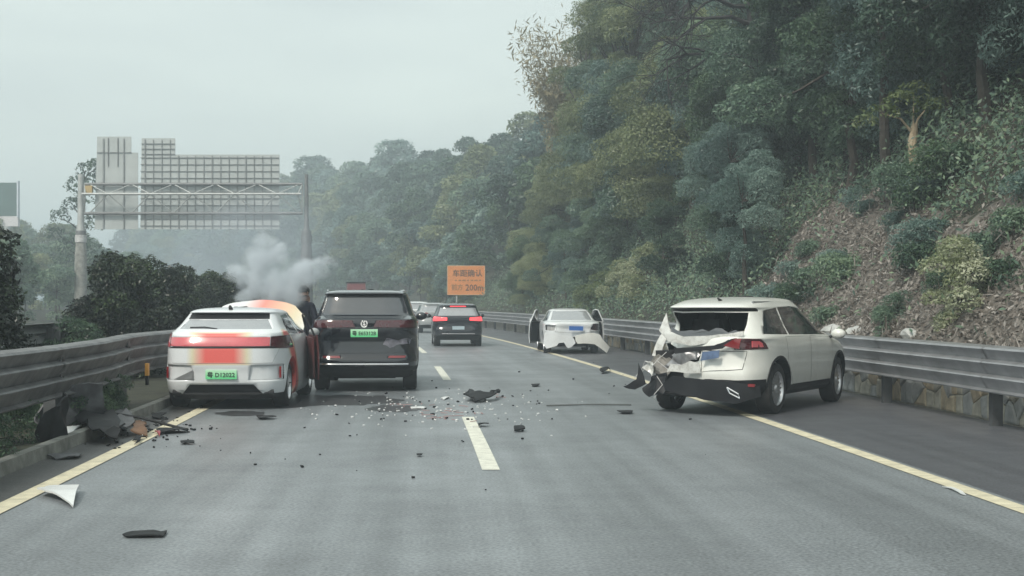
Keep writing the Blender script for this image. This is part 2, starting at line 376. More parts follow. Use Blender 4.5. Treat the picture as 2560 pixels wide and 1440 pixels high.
L_DRY = leafmat('leaf_dry', (0.085, 0.072, 0.058), (0.19, 0.165, 0.145), (0.50, 0.47, 0.44), 0.2)
BARK = mat('bark', (0.050, 0.043, 0.036), 0.95, var=0.4, scale=8, bump=0.8, bscale=22)
BARK_P = mat('bark_pale', (0.36, 0.29, 0.20), 0.9, var=0.35, scale=6, bump=0.5, bscale=18)

def leaves(name, P, size, nrm, rg, asp=0.42, droop=0.0):
    """one diamond-shaped leaf at each point; nrm gives the mean facing"""
    n = len(P); sz = size * rg.uniform(.6, 1.35, n)[:, None]
    nr = nrm + rg.normal(0, .55, (n, 3)); nr /= np.linalg.norm(nr, axis=1)[:, None] + 1e-9
    t = rg.normal(0, 1, (n, 3)); t[:, 2] -= droop; t -= nr * (t * nr).sum(1)[:, None]; t /= np.linalg.norm(t, axis=1)[:, None] + 1e-9
    b = np.cross(nr, t)
    V = np.empty((n, 4, 3)); V[:, 0] = P - t * sz; V[:, 1] = P + b * sz * asp + t * sz * .1; V[:, 2] = P + t * sz - nr * sz * .18; V[:, 3] = P - b * sz * asp + t * sz * .1
    me = bpy.data.meshes.new(name); me.vertices.add(4 * n); me.vertices.foreach_set('co', V.astype(np.float32).ravel())
    me.loops.add(4 * n); me.loops.foreach_set('vertex_index', np.arange(4 * n, dtype=np.int32)); me.polygons.add(n)
    me.polygons.foreach_set('loop_start', np.arange(0, 4 * n, 4, dtype=np.int32)); me.polygons.foreach_set('loop_total', np.full(n, 4, dtype=np.int32))
    a = me.attributes.new('rnd', 'FLOAT', 'FACE'); me.update(calc_edges=True); return me
def set_rnd(me, v): me.attributes['rnd'].data.foreach_set('value', v.astype(np.float32))

def crown_mesh(name, rg, clumps, per, leaf, droop=0.3, asp=.42, shell=.72):
    Ps = []; Ns = []; T = []
    for c, r in clumps:
        n = int(per * (r[0] * r[1] + r[0] * r[2] + r[1] * r[2]) / 3)
        d = rg.normal(0, 1, (n, 3)); d /= np.linalg.norm(d, axis=1)[:, None]; d[:, 2] = np.where(d[:, 2] < -.55, -d[:, 2], d[:, 2])
        rr = (shell + (1.06 - shell) * rg.random(n) ** .7)[:, None] * (1 + .18 * np.sin(d[:, :1] * 5 + c[0] * 3) * np.cos(d[:, 2:] * 6 + c[1]))
        Ps.append(np.array(c) + d * rr * np.array(r)); Ns.append(d * .6 + np.array([0, 0, .55])); T.append(np.full(n, rg.random()))
    P = np.vstack(Ps); N = np.vstack(Ns); T = np.concatenate(T)
    me = leaves(name, P, leaf, N, rg, asp, droop); set_rnd(me, np.clip(.55 * T + .45 * rg.random(len(P)), 0, 1)); return me
def limb(mb, rg, p, d, L, r, depth, m=0, sag=0.0):
    pts = [Vector(p)]; rs = [r]; d = Vector(d).normalized(); k = 4
    for i in range(k):
        d = (d + Vector(rg.normal(0, .16, 3)) + Vector((0, 0, -sag))).normalized(); pts.append(pts[-1] + d * L / k); rs.append(r * (1 - .62 * (i + 1) / k))
    mb.tube(pts, rs, 6 if r > .04 else 4, m)
    if depth > 0:
        for i in range(2, k + 1):
            for _ in range(2 if i < k else 1):
                dd = (d + Vector(rg.normal(0, .7, 3))).normalized(); limb(mb, rg, pts[i], dd, L * rg.uniform(.5, .72), rs[i] * .75, depth - 1, m, sag)
    return pts[-1]
def tree_protos(name, seed, H, W, leafm, leaf, per, barkm=BARK, nclump=16, base=.25, droop=.3, asp=.42):
    rg = np.random.default_rng(seed); mb = MB(); pts = [Vector((0, 0, -.6))]; top = H * .8; d = Vector((rg.normal(0, .08), rg.normal(0, .08), 1))
    for i in range(6): pts.append(Vector((0, 0, 0)) + d * top * (i + 1) / 6 + Vector((rg.normal(0, .05), rg.normal(0, .05), 0)) * H * .15)
    r0 = H * .014 + .02; mb.tube(pts, [r0 * (1.25, 1, .85, .7, .55, .4, .2)[i] for i in range(7)], 7)
    clumps = []
    for i in range(nclump):
        a = rg.uniform(0, 6.28); hh = base + (1 - base) * rg.random() ** .8; rr = W * math.sqrt(rg.random()) * math.sin(math.pi * min(.96, .25 + .72 * hh)) ** .6
        c = np.array([math.cos(a) * rr, math.sin(a) * rr, H * hh * .93]); s = W * rg.uniform(.28, .5); clumps.append((c, (s, s * rg.uniform(.8, 1.2), s * rg.uniform(.6, .95))))
        k = pts[min(6, 2 + int(hh * 4))]; mb.tube([k, (k + Vector(c)) * .5 + Vector((0, 0, -.1)), Vector(c)], [r0 * .4, r0 * .25, r0 * .1], 4)
    return mb.mesh('trunk'), crown_mesh('crown', rg, clumps, per, leaf, droop, asp), barkm, leafm
def place_tree(name, proto, loc, label, cat, group, rz=0, sc=1.0, sz=None):
    tm, cm, bm_, lm = proto
    if 55 < loc[1] < 98.5 and loc[0] > -8 and (loc[0] - 2.4 * sc) / loc[1] * F_PX + 1280 < 1196 and name != 'bamboo_clump': return None    # keeps the road sign in sight, as the photograph shows it
    for me_, m in ((tm, bm_), (cm, lm)):
        if len(me_.materials) == 0: me_.materials.append(m)
    r = empty(name, loc, rz); r.scale = (sc, sc, sz or sc); tag(r, label, cat, group)
    for nm, me_, m in (('trunk', tm, bm_), ('crown', cm, lm)):
        o = bpy.data.objects.new(nm, me_); COL.objects.link(o); o.parent = r
        o.material_slots[0].link = 'OBJECT'; o.material_slots[0].material = m
    return r
def variant(p, leafm): return (p[0], p[1], p[2], leafm)
TA = tree_protos('broadleaf_tree', 11, 7.0, 2.6, L_MID, .058, 3600, base=.08); TB = tree_protos('broadleaf_tree', 12, 8.0, 2.4, L_BLUE, .062, 3400, droop=.9, asp=.3, base=.1)
TC = tree_protos('broadleaf_tree', 13, 6.0, 2.9, L_OLIVE, .055, 3600, base=.05); TD = tree_protos('broadleaf_tree', 14, 7.5, 2.2, L_DARK, .062, 3400, droop=.8, base=.06)
FA = tree_protos('far_tree', 21, 8.0, 3.2, L_MID, .19, 330, nclump=18, base=.05); FB = tree_protos('far_tree', 22, 9.0, 2.9, L_DARK, .19, 330, nclump=18, base=.05)
SA = tree_protos('shrub', 31, 1.5, .80, L_MID, .036, 6000, nclump=20, base=.0); SB = tree_protos('shrub', 32, 1.9, .85, L_LIME, .038, 6000, nclump=22, base=.0, droop=.5)
HA = tree_protos('hedge_shrub', 41, 2.3, .78, L_HEDGE, .042, 6500, nclump=34, base=.04); HB = tree_protos('hedge_shrub', 42, 2.3, .86, L_HEDGE, .042, 6500, nclump=36, base=.04)

rg = np.random.default_rng(77)
G1 = 'trees growing on the bank beside the road'
kinds = [(TA, 'broadleaf tree with mid-green leaves on the roadside bank', 'mid'), (TB, 'drooping tree with blue-green narrow leaves on the roadside bank', 'blue'), (TC, 'spreading tree with olive-yellow leaves on the roadside bank', 'olive'), (TD, 'dark-leaved drooping tree on the roadside bank', 'dark')]
nt_ = 0
for o0, ds in ((8.6, 2.1), (10.6, 2.1), (12.8, 2.3), (15.4, 2.6), (18.5, 3.2)):
    s = 19.0 + rg.uniform(0, 2)
    while s < 96:
        o = o0 + rg.uniform(-.8, .8); k = int(rg.choice([0, 1, 2, 3], p=([.2, .42, .06, .32] if s < 46 else [.32, .2, .34, .14])))
        ray = R(s, o).x / s
        if not bare(s, o) and ray < .50:
            low = o0 < 9; f = rg.uniform(.42, .6) if low else rg.uniform(.8, 1.15)
            if s > 76: f *= 1 - .22 * smooth(78, 92, s)
            if (45.5 < s < 58.5 and o < 9.7) or (80 < s and o < 12.6): s += 1.0; continue
            pr, lb, _ = kinds[k]
            place_tree('broadleaf_tree', pr, R(s, o, hill_z(s, o) - .15), lb, 'tree', G1 + ' (' + _ + ')', rg.uniform(0, 6.28), f); nt_ += 1
        s += ds * rg.uniform(.8, 1.25) * (1.0 if s < 60 else 1.25)
for o0, ds, g0 in ((8.7, 4.6, .62), (12.0, 5.0, .95), (17, 6.2, 1.15), (24, 8, 1.35)):
    s = 96 + rg.uniform(0, 3)
    while s < 425:
        o = o0 + rg.uniform(-1.2, 1.2); pr = variant((FA, FB)[int(rg.random() < .4)], [L_MID, L_BLUE, L_DARK, L_OLIVE][int(rg.integers(4))])
        place_tree('far_tree', pr, R(s, o, hill_z(s, o) - .2), 'rounded green tree of the far bank where the road bends', 'tree', 'trees on the far bank', rg.uniform(0, 6.28), g0 * rg.uniform(.8, 1.15) * (1 + .5 * smooth(180, 300, s))); nt_ += 1
        s += ds * (1 + .6 * smooth(200, 300, s)) * rg.uniform(.8, 1.3)
# tall feathery trees at the crest
TE = tree_protos('tall_tree', 51, 12.5, 2.5, L_OLIVE, .075, 2600, nclump=34, base=.15, droop=1.0, asp=.26)
for s, o, f, lm in ((56, 11.5, 1.0, L_MID), (59, 10.4, .95, L_OLIVE), (61.5, 12.5, 1.1, L_BLUE), (63.5, 10.2, 1.02, L_OLIVE), (66, 11.8, 1.12, L_MID), (68.5, 10.4, 1.05, L_OLIVE), (70.5, 12.8, 1.15, L_OLIVE), (72.5, 12.4, 1.08, L_MID), (75, 14.6, 1.12, L_OLIVE), (76, 16.5, 1.1, L_BLUE), (52, 13, 1.05, L_BLUE), (48, 14, 1.0, L_DARK), (79, 17.0, 1.05, L_OLIVE)):
    place_tree('tall_tree', variant(TE, lm), R(s, o, hill_z(s, o) - .3), 'tall feathery tree rising out of the bank to the top of the hill', 'tree', 'tall trees at the crest', s * 2.1, f)
# wood beyond the opposite road
for o0, ds, f0 in ((-22, 7.0, .95), (-28, 8, 1.2), (-37, 10.5, 1.5)):
    s = 58 + rg.uniform(0, 5)
    while s < 290:
        o = o0 + rg.uniform(-2, 2); pr = variant((FA, FB)[int(rg.random() < .4)], [L_MID, L_BLUE, L_OLIVE, L_MID][int(rg.integers(4))])
        place_tree('far_tree', pr, R(s, o, max(0, (-18 - o) * .10) - .2), 'hazy green tree in the wood beyond the opposite road', 'tree', 'trees beyond the opposite road', rg.uniform(0, 6.28), f0 * rg.uniform(.75, 1.1) * (.55 + .45 * smooth(110, 190, s))); nt_ += 1
        s += ds * rg.uniform(.8, 1.3)

# tall slim tree behind the gantry
rgt = np.random.default_rng(5); mb = MB(); cl = []
mb.tube([(0, 0, -.5), (.1, 0, 4), (-.2, .1, 8), (.2, 0, 12.5)], [.28, .22, .15, .05], 8)
for i, (x, z, r) in enumerate([(-2.1, 7.2, .75), (-1.6, 8.6, .8), (-.7, 9.6, .95), (-.4, 11.3, 1.05), (.3, 12.6, .95), (1.0, 11.4, 1.0), (1.4, 12.9, .8), (.4, 10.2, .9), (-1.3, 6.2, .9), (.6, 8.2, 1.0), (-.3, 6.6, 1.1), (.8, 5.6, 1.2), (-1.1, 4.6, 1.3), (.3, 3.4, 1.5)]):
    cl.append(((x, rgt.normal(0, .5), z), (r, r, r * .85))); mb.tube([(0, 0, z - 1.2), (x * .5, 0, z - .5), (x, 0, z)], [.08, .05, .02], 5)
place_tree('slender_tree', (mb.mesh('trunk'), crown_mesh('crown', rgt, cl, 230, .17, .6), BARK, L_DARK), px(205, 757, 112) - Vector((0, 0, 1.6)), 'tall slender tree with tufted dark crown rising behind the overhead sign', 'tree', None)

# wispy bamboo at the crest
rgb_ = np.random.default_rng(9); mb = MB(); P = []
for i in range(60):
    a = rgb_.uniform(0, 6.28); sp = rgb_.uniform(.3, 2.6); Hb = rgb_.uniform(6.5, 10.5); ba = Vector((rgb_.normal(0, .5), rgb_.normal(0, .5), 0)); tip = Vector((math.cos(a) * sp, math.sin(a) * sp, Hb)); pts = []
    for k in range(9):
        t = k / 8; pts.append(ba + Vector((tip.x * t ** 1.8, tip.y * t ** 1.8, Hb * (t - .14 * t ** 3))))
    mb.tube(pts, [.035 * (1 - .85 * k / 8) for k in range(9)], 4)
    for k in range(260):
        t = rgb_.uniform(.35, 1); p = ba + Vector((tip.x * t ** 1.8, tip.y * t ** 1.8, Hb * (t - .14 * t ** 3))); P.append(np.array(p) + rgb_.normal(0, .30, 3))
P = np.array(P); me = leaves('crown', P, .15, np.tile([0, 0, .6], (len(P), 1)), rgb_, .2, 1.2); set_rnd(me, rgb_.random(len(P)))
place_tree('bamboo_clump', (mb.mesh('trunk'), me, BARK_P, L_BAMBOO), R(80, 11.6, hill_z(80, 11.6) + .4), 'wispy straw-coloured bamboo clump standing against the sky at the crest', 'bamboo', None, 0, 1.38)

# dark bare-limbed tree and pale trunk on the bank
rgd = np.random.default_rng(23); mb = MB(); mb.tube([(0, 0, -1), (.1, 0, 2), (.0, .1, 4.5), (-.2, 0, 6.5)], [.22, .18, .13, .09], 8)
for d, z in (((-1, -.2, .35), 5.2), ((-1, -.5, .05), 4.2), ((-.8, -.6, -.15), 5.8), ((.7, -.4, .4), 5), ((-.3, -.8, .6), 6.3), ((-1, 0, .7), 6.4)): limb(mb, rgd, (0, 0, z), d, 3.2, .08, 3, 0, .05)
o = mb.build('bare_tree', mat('bark_dark', (0.030, 0.028, 0.03), 0.9, var=.3)); o.location = R(42.5, 10.6, hill_z(42.5, 10.6) + 1.0); tag(o, 'dark leafless tree with long crooked limbs spread before the foliage', 'tree')
rgd = np.random.default_rng(6); mb = MB(); mb.tube([(0, 0, -.4), (.03, 0, .5), (-.03, 0, 1.1), (.05, 0, 1.7)], [.17, .15, .14, .10], 9)
for q in ((-1.0, -.2, 2.0), (.3, -.2, 2.1), (.1, .3, 2.6)): mb.tube([(0, 0, 1.4), (q[0] * .4, q[1] * .4, 1.85), q], [.05, .03, .012], 5)
cl = [((-1.0, -.2, 2.0), (.6, .5, .25)), ((-.5, -.4, 2.35), (.55, .5, .28)), ((.3, -.2, 2.1), (.5, .45, .3)), ((-1.5, -.1, 1.75), (.4, .35, .2)), ((.1, .3, 2.7), (.6, .5, .35)), ((.8, .1, 2.3), (.35, .35, .25))]
place_tree('pale_trunk_tree', (mb.mesh('trunk'), crown_mesh('crown', rgd, cl, 700, .085, .5), BARK_P, L_LIME), R(28.6, 10.2, hill_z(28.6, 10.2) - .35), 'small tree with a pale buff trunk and flat lime-green crown on the slope', 'tree', None, 0, .72)

# shrubs at the guardrail, one by one
for (x_, s, o, pr, lf, f, lb) in ((2270, 23.0, 7.68, SA, L_MID, .52, 'compact dark-topped shrub growing above the stone wall'), (2450, 20.3, 7.72, SB, L_PALE, .74, 'tall shrub with pale lime shoots above the stone wall'),
                                (2050, 29.2, 7.9, SA, L_DARK, .7, 'dark shrub by the mirror of the white wrecked car'), (1500, 50.5, 7.9, SB, L_PALE, .95, 'arching shrub with pale flowering sprays beyond the sedan with open doors'),
                                (1560, 47.6, 8.2, SB, L_PALE, 1.05, 'large arching pale-green shrub between the sedan and the wrecked car'), (1400, 55.5, 7.9, SA, L_LIME, 1.1, 'rounded yellow-green shrub just beyond the sedan with open doors')):
    place_tree('shrub', variant(pr, lf), R(s, o, hill_z(s, o) - .35), lb, 'shrub', None, s, f)
for k, s in enumerate(np.arange(58, 120, 5.5)):
    o = 8.0 + rg.uniform(-.1, .5); place_tree('shrub', variant((SA, SB)[k % 2], (L_MID, L_DARK, L_OLIVE)[k % 3]), R(s, o, hill_z(s, o) - .1), 'low shrub behind the guardrail along the bend', 'shrub', 'shrubs along the bend', rg.uniform(0, 6), rg.uniform(.9, 1.4))
# clipped median shrubs
hs = [(17.9, -6.55, HB, 1.06), (26.0, -7.0, SA, .8), (27.6, -6.6, HB, .98), (27.9, -6.75, HA, 1.08), (29.4, -6.5, HB, 1.04), (31.0, -6.9, HA, 1.0), (33.2, -6.45, HB, 1.0), (35.0, -6.6, HA, .98), (36.8, -6.7, HB, .96), (39.2, -6.7, HA, .98)]
for k, (s, o, pr, f) in enumerate(hs):
    place_tree('hedge_shrub', variant(pr, L_HEDGE if pr is not SA else L_DARK), R(s, o, .05), 'dark clipped shrub in the median planting' if pr is not SA else 'grey-green weedy shrub low among the dark median shrubs', 'shrub', 'dark median shrubs' if pr is not SA else None, k * 1.7, f)
s = 42.0
while s < 150:
    place_tree('hedge_shrub', (HA, HB)[int(s) % 2], R(s, -6.7 + rg.uniform(-.2, .2), .05), 'hazy dark shrub in the long median row beyond the smoke', 'shrub', 'median row beyond the smoke', s, rg.uniform(.95, 1.08)); s += 1.9

# ground cover: undergrowth and dry litter over the slope
rg2 = np.random.default_rng(3)
def cover(name, n, s0, s1, o0, o1, leaf, m, up, cond=None, seed=0, lift=.25, asp=.42):
    r_ = np.random.default_rng(seed); S = r_.uniform(s0, s1, n); O = o0 + (o1 - o0) * r_.random(n); P = []
    for a, b in zip(S, O):
        if cond and not cond(a, b, r_): continue
        p = R(a, b, hill_z(a, b) + abs(r_.normal(0, lift))); P.append(p)
    P = np.array(P); me = leaves(name, P, leaf, np.tile([-.5, -.3, up], (len(P), 1)), r_, asp, .3); set_rnd(me, r_.random(len(P))); return link(name, me, None, [m])
def in_green(a, b, r_): return ((not bare(a, b)) and (a < 62 or r_.random() < .4)) or (r_.random() < .10)
stuff(cover('undergrowth', 150000, 18, 100, 7.3, 16, .06, L_MID, .5, in_green, 1, .45), 'leafy undergrowth covering the bank between the trees', 'undergrowth')
def in_bare(a, b, r_): return bare(a, b) or r_.random() < .15
stuff(cover('leaf_litter', 60000, 15, 40, 7.25, 12, .055, L_DRY, .8, in_bare, 2, .05, .35), 'dry fallen leaves and twigs littering the bare slope', 'leaf litter')
stuff(cover('dry_stems', 9000, 15, 60, 7.25, 12, .16, L_DRY, .3, in_bare, 5, .15, .06), 'pale dry stems and creepers on the bare slope', 'dry stems')
# boulders above the wall
for k, (s, o, d) in enumerate(((21.6, 7.4, .17), (24.4, 7.45, .16), (25.6, 7.4, .2))):
    bm = bmesh.new(); bmesh.ops.create_icosphere(bm, subdivisions=2, radius=d)
    for v in bm.verts: v.co *= 1 + .55 * noise.noise(v.co * 5 + Vector((k * 7, 0, 0))); v.co.z *= .7; v.co.y *= 1.3
    me = bpy.data.meshes.new('rock'); bm.to_mesh(me); bm.free(); o_ = link('rock', me, None, [STONES[1]], smooth=False); o_.location = R(s, o, hill_z(s, o) + .05); tag(o_, 'grey rock lying on the slope just above the stone wall', 'rock', 'rocks above the stone wall')

# creepers and tufts breaking up the bare slope
WA = tree_protos('creeper', 61, .45, .75, L_MID, .032, 5200, nclump=12, base=.0, droop=.8)
for k in range(26):
    s = rg.uniform(17, 33); o = rg.uniform(7.5, 10.3)
    place_tree('creeper', variant(WA, (L_MID, L_DARK, L_BLUE, L_BLUE)[k % 4]), R(s, o, hill_z(s, o) - .12), 'low green creeper patch on the bare slope', 'creeper', 'creepers on the bare slope', rg.uniform(0, 6), rg.uniform(.5, 1.25))

# dark, smooth, irregular patches on the road behind the stopped cars
mb = MB(); DARK_PATCH = mat('road_patch_dark', (0.055, 0.056, 0.062), .32, var=.3, scale=3)
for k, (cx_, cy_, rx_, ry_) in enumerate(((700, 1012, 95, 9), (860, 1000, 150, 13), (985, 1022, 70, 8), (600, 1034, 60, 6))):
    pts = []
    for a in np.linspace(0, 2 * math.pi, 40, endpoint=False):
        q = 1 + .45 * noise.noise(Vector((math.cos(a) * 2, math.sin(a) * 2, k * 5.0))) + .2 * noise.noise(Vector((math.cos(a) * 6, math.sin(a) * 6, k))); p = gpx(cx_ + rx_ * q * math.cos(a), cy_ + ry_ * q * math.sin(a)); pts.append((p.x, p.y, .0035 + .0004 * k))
    me = bpy.data.meshes.new('dark_road_patch'); me.from_pydata(pts, [], [tuple(range(40))]); struct(link('dark_road_patch', me, None, [DARK_PATCH]))
# ================================================================== VEHICLES
def paint(name, col, rough=.28, var=.04, dirt=.25, livery=None, coat=.6):
    """car paint with road dust; livery(t) may return a colour socket"""
    m = bpy.data.materials.new(name); m.use_nodes = True; t = m.node_tree; b = t.nodes['Principled BSDF']; N = t.nodes.new; L = t.links.new
    b.inputs['Roughness'].default_value = rough; b.inputs['Coat Weight'].default_value = coat; b.inputs['Coat Roughness'].default_value = .08
    co = N('ShaderNodeTexCoord'); n = N('ShaderNodeTexNoise'); n.inputs['Scale'].default_value = 2.4; n.inputs['Detail'].default_value = 8; n.inputs['Roughness'].default_value = .7
    L(co.outputs['Object'], n.inputs['Vector']); r = N('ShaderNodeMapRange'); r.inputs[1].default_value = .42; r.inputs[2].default_value = .78; r.inputs[3].default_value = 0; r.inputs[4].default_value = dirt; L(n.outputs['Fac'], r.inputs[0])
    x = N('ShaderNodeMix'); x.data_type = 'RGBA'; x.inputs[6].default_value = (*col, 1); x.inputs[7].default_value = (.20, .185, .16, 1); L(r.outputs[0], x.inputs[0])
    if livery: L(livery(t), x.inputs[6])
    L(x.outputs[2], b.inputs['Base Color'])
    rr = N('ShaderNodeMapRange'); rr.inputs[3].default_value = rough; rr.inputs[4].default_value = .6; L(r.outputs[0], rr.inputs[0]); rr.inputs[1].default_value = 0; rr.inputs[2].default_value = .4; L(rr.outputs[0], b.inputs['Roughness'])
    MATS[name] = m; return m
PLASTIC = mat('black_plastic', (0.012, 0.013, 0.016), 0.55, spec=.3, var=.25, scale=5); RUBBER = mat('tyre_rubber', (0.022, 0.022, 0.023), 0.85, var=.3, scale=9); DARKIN = mat('dark_interior', (0.018, 0.018, 0.02), .9, var=.3)
GLASS = mat('tinted_glass', (0.016, 0.020, 0.026), .04, var=.1, spec=.8, coat=1); GLASS_L = mat('painted_sheen_glass', (0.30, 0.315, 0.335), .06, var=.08, spec=.9, coat=1); GLASS_M = mat('grey_glass', (0.055, 0.060, 0.070), .05, var=.1, spec=.9, coat=1)  # the pale glass carries the sky's reflection in its base colour
ALLOY = mat('alloy_wheel', (0.62, 0.63, 0.65), .3, metal=.85, var=.1); CHROME = mat('chrome_trim', (0.75, 0.76, 0.78), .15, metal=1, var=.05); STEEL = mat('bare_steel', (0.34, 0.34, 0.35), .45, metal=.8, var=.3, scale=8)
LAMP_OFF = mat('tail_lamp_red', (0.20, 0.014, 0.018), .12, var=.15, coat=1); LAMP_DK = mat('tail_lamp_dark', (0.06, 0.008, 0.014), .12, var=.2, coat=1); LAMP_LIT = mat('tail_lamp_lit', (0.75, .05, .05), .2, emit=((1.0, .06, .07), 1.3)); LAMP_PINK = mat('tail_lamp_pink', (0.56, 0.095, 0.115), .2, var=.1, coat=1)
PLATE_G = None
def plate_green():
    m = bpy.data.materials.new('plate_green'); m.use_nodes = True; t = m.node_tree; b = t.nodes['Principled BSDF']; co = t.nodes.new('ShaderNodeTexCoord'); s = t.nodes.new('ShaderNodeSeparateXYZ'); r = t.nodes.new('ShaderNodeValToRGB')
    mr = t.nodes.new('ShaderNodeMapRange'); mr.inputs[1].default_value = -.07; mr.inputs[2].default_value = .07
    r.color_ramp.elements[0].color = (.09, .62, .24, 1); r.color_ramp.elements[1].color = (.50, .80, .56, 1)
    t.links.new(co.outputs['Object'], s.inputs[0]); t.links.new(s.outputs['Z'], mr.inputs[0]); t.links.new(mr.outputs[0], r.inputs[0]); t.links.new(r.outputs[0], b.inputs['Base Color']); b.inputs['Roughness'].default_value = .5; return m
PLATE_G = plate_green(); PLATE_B = mat('plate_blue', (0.045, 0.16, 0.50), .45, var=.1); PLATE_P = mat('plate_pale', (0.42, 0.52, 0.58), .45, var=.1); INK = mat('plate_ink', (0.02, 0.035, 0.03), .6); INK_W = mat('plate_white', (0.75, 0.78, 0.8), .5)

def pchip(y, sub):
    y = np.asarray(y, float); n = len(y); d = np.diff(y); m = np.zeros(n); m[0], m[-1] = d[0], d[-1]
    for i in range(1, n - 1): m[i] = 0 if d[i - 1] * d[i] <= 0 else 2 * d[i - 1] * d[i] / (d[i - 1] + d[i])
    outv = []
    for i in range(n - 1):
        for k in range(sub):
            t = k / sub; h = [2 * t ** 3 - 3 * t ** 2 + 1, t ** 3 - 2 * t ** 2 + t, -2 * t ** 3 + 3 * t ** 2, t ** 3 - t ** 2]; outv.append(h[0] * y[i] + h[1] * m[i] + h[2] * y[i + 1] + h[3] * m[i + 1])
    outv.append(y[-1]); return outv
XS = [0, .2, .4, .58, .72, .80]; YS = list(np.linspace(-.80, .80, 29))
def ring(z, yr, yf, w_, n):
    c = .5 ** (1 / n); f = lambda a: (1 - abs(a) ** n) ** (1 / n); P = []
    P += [(x, -f(x)) for x in XS] + [(c, -c)] + [(f(y), y) for y in YS] + [(c, c)] + [(x, f(x)) for x in XS[::-1]] + [(-x, f(x)) for x in XS[1:]] + [(-c, c)] + [(-f(y), y) for y in YS[::-1]] + [(-c, -c)] + [(-x, -f(x)) for x in XS[:0:-1]]
    a, b = (yf - yr) / 2, (yf + yr) / 2
    return [(x * w_, b + y * a, z) for x, y in P]

def in_poly(p, poly):
    c = False; j = len(poly) - 1
    for i in range(len(poly)):
        a, b = poly[i], poly[j]
        if (a[1] > p[1]) != (b[1] > p[1]) and p[0] < (b[0] - a[0]) * (p[1] - a[1]) / (b[1] - a[1] + 1e-12) + a[0]: c = not c
        j = i
    return c

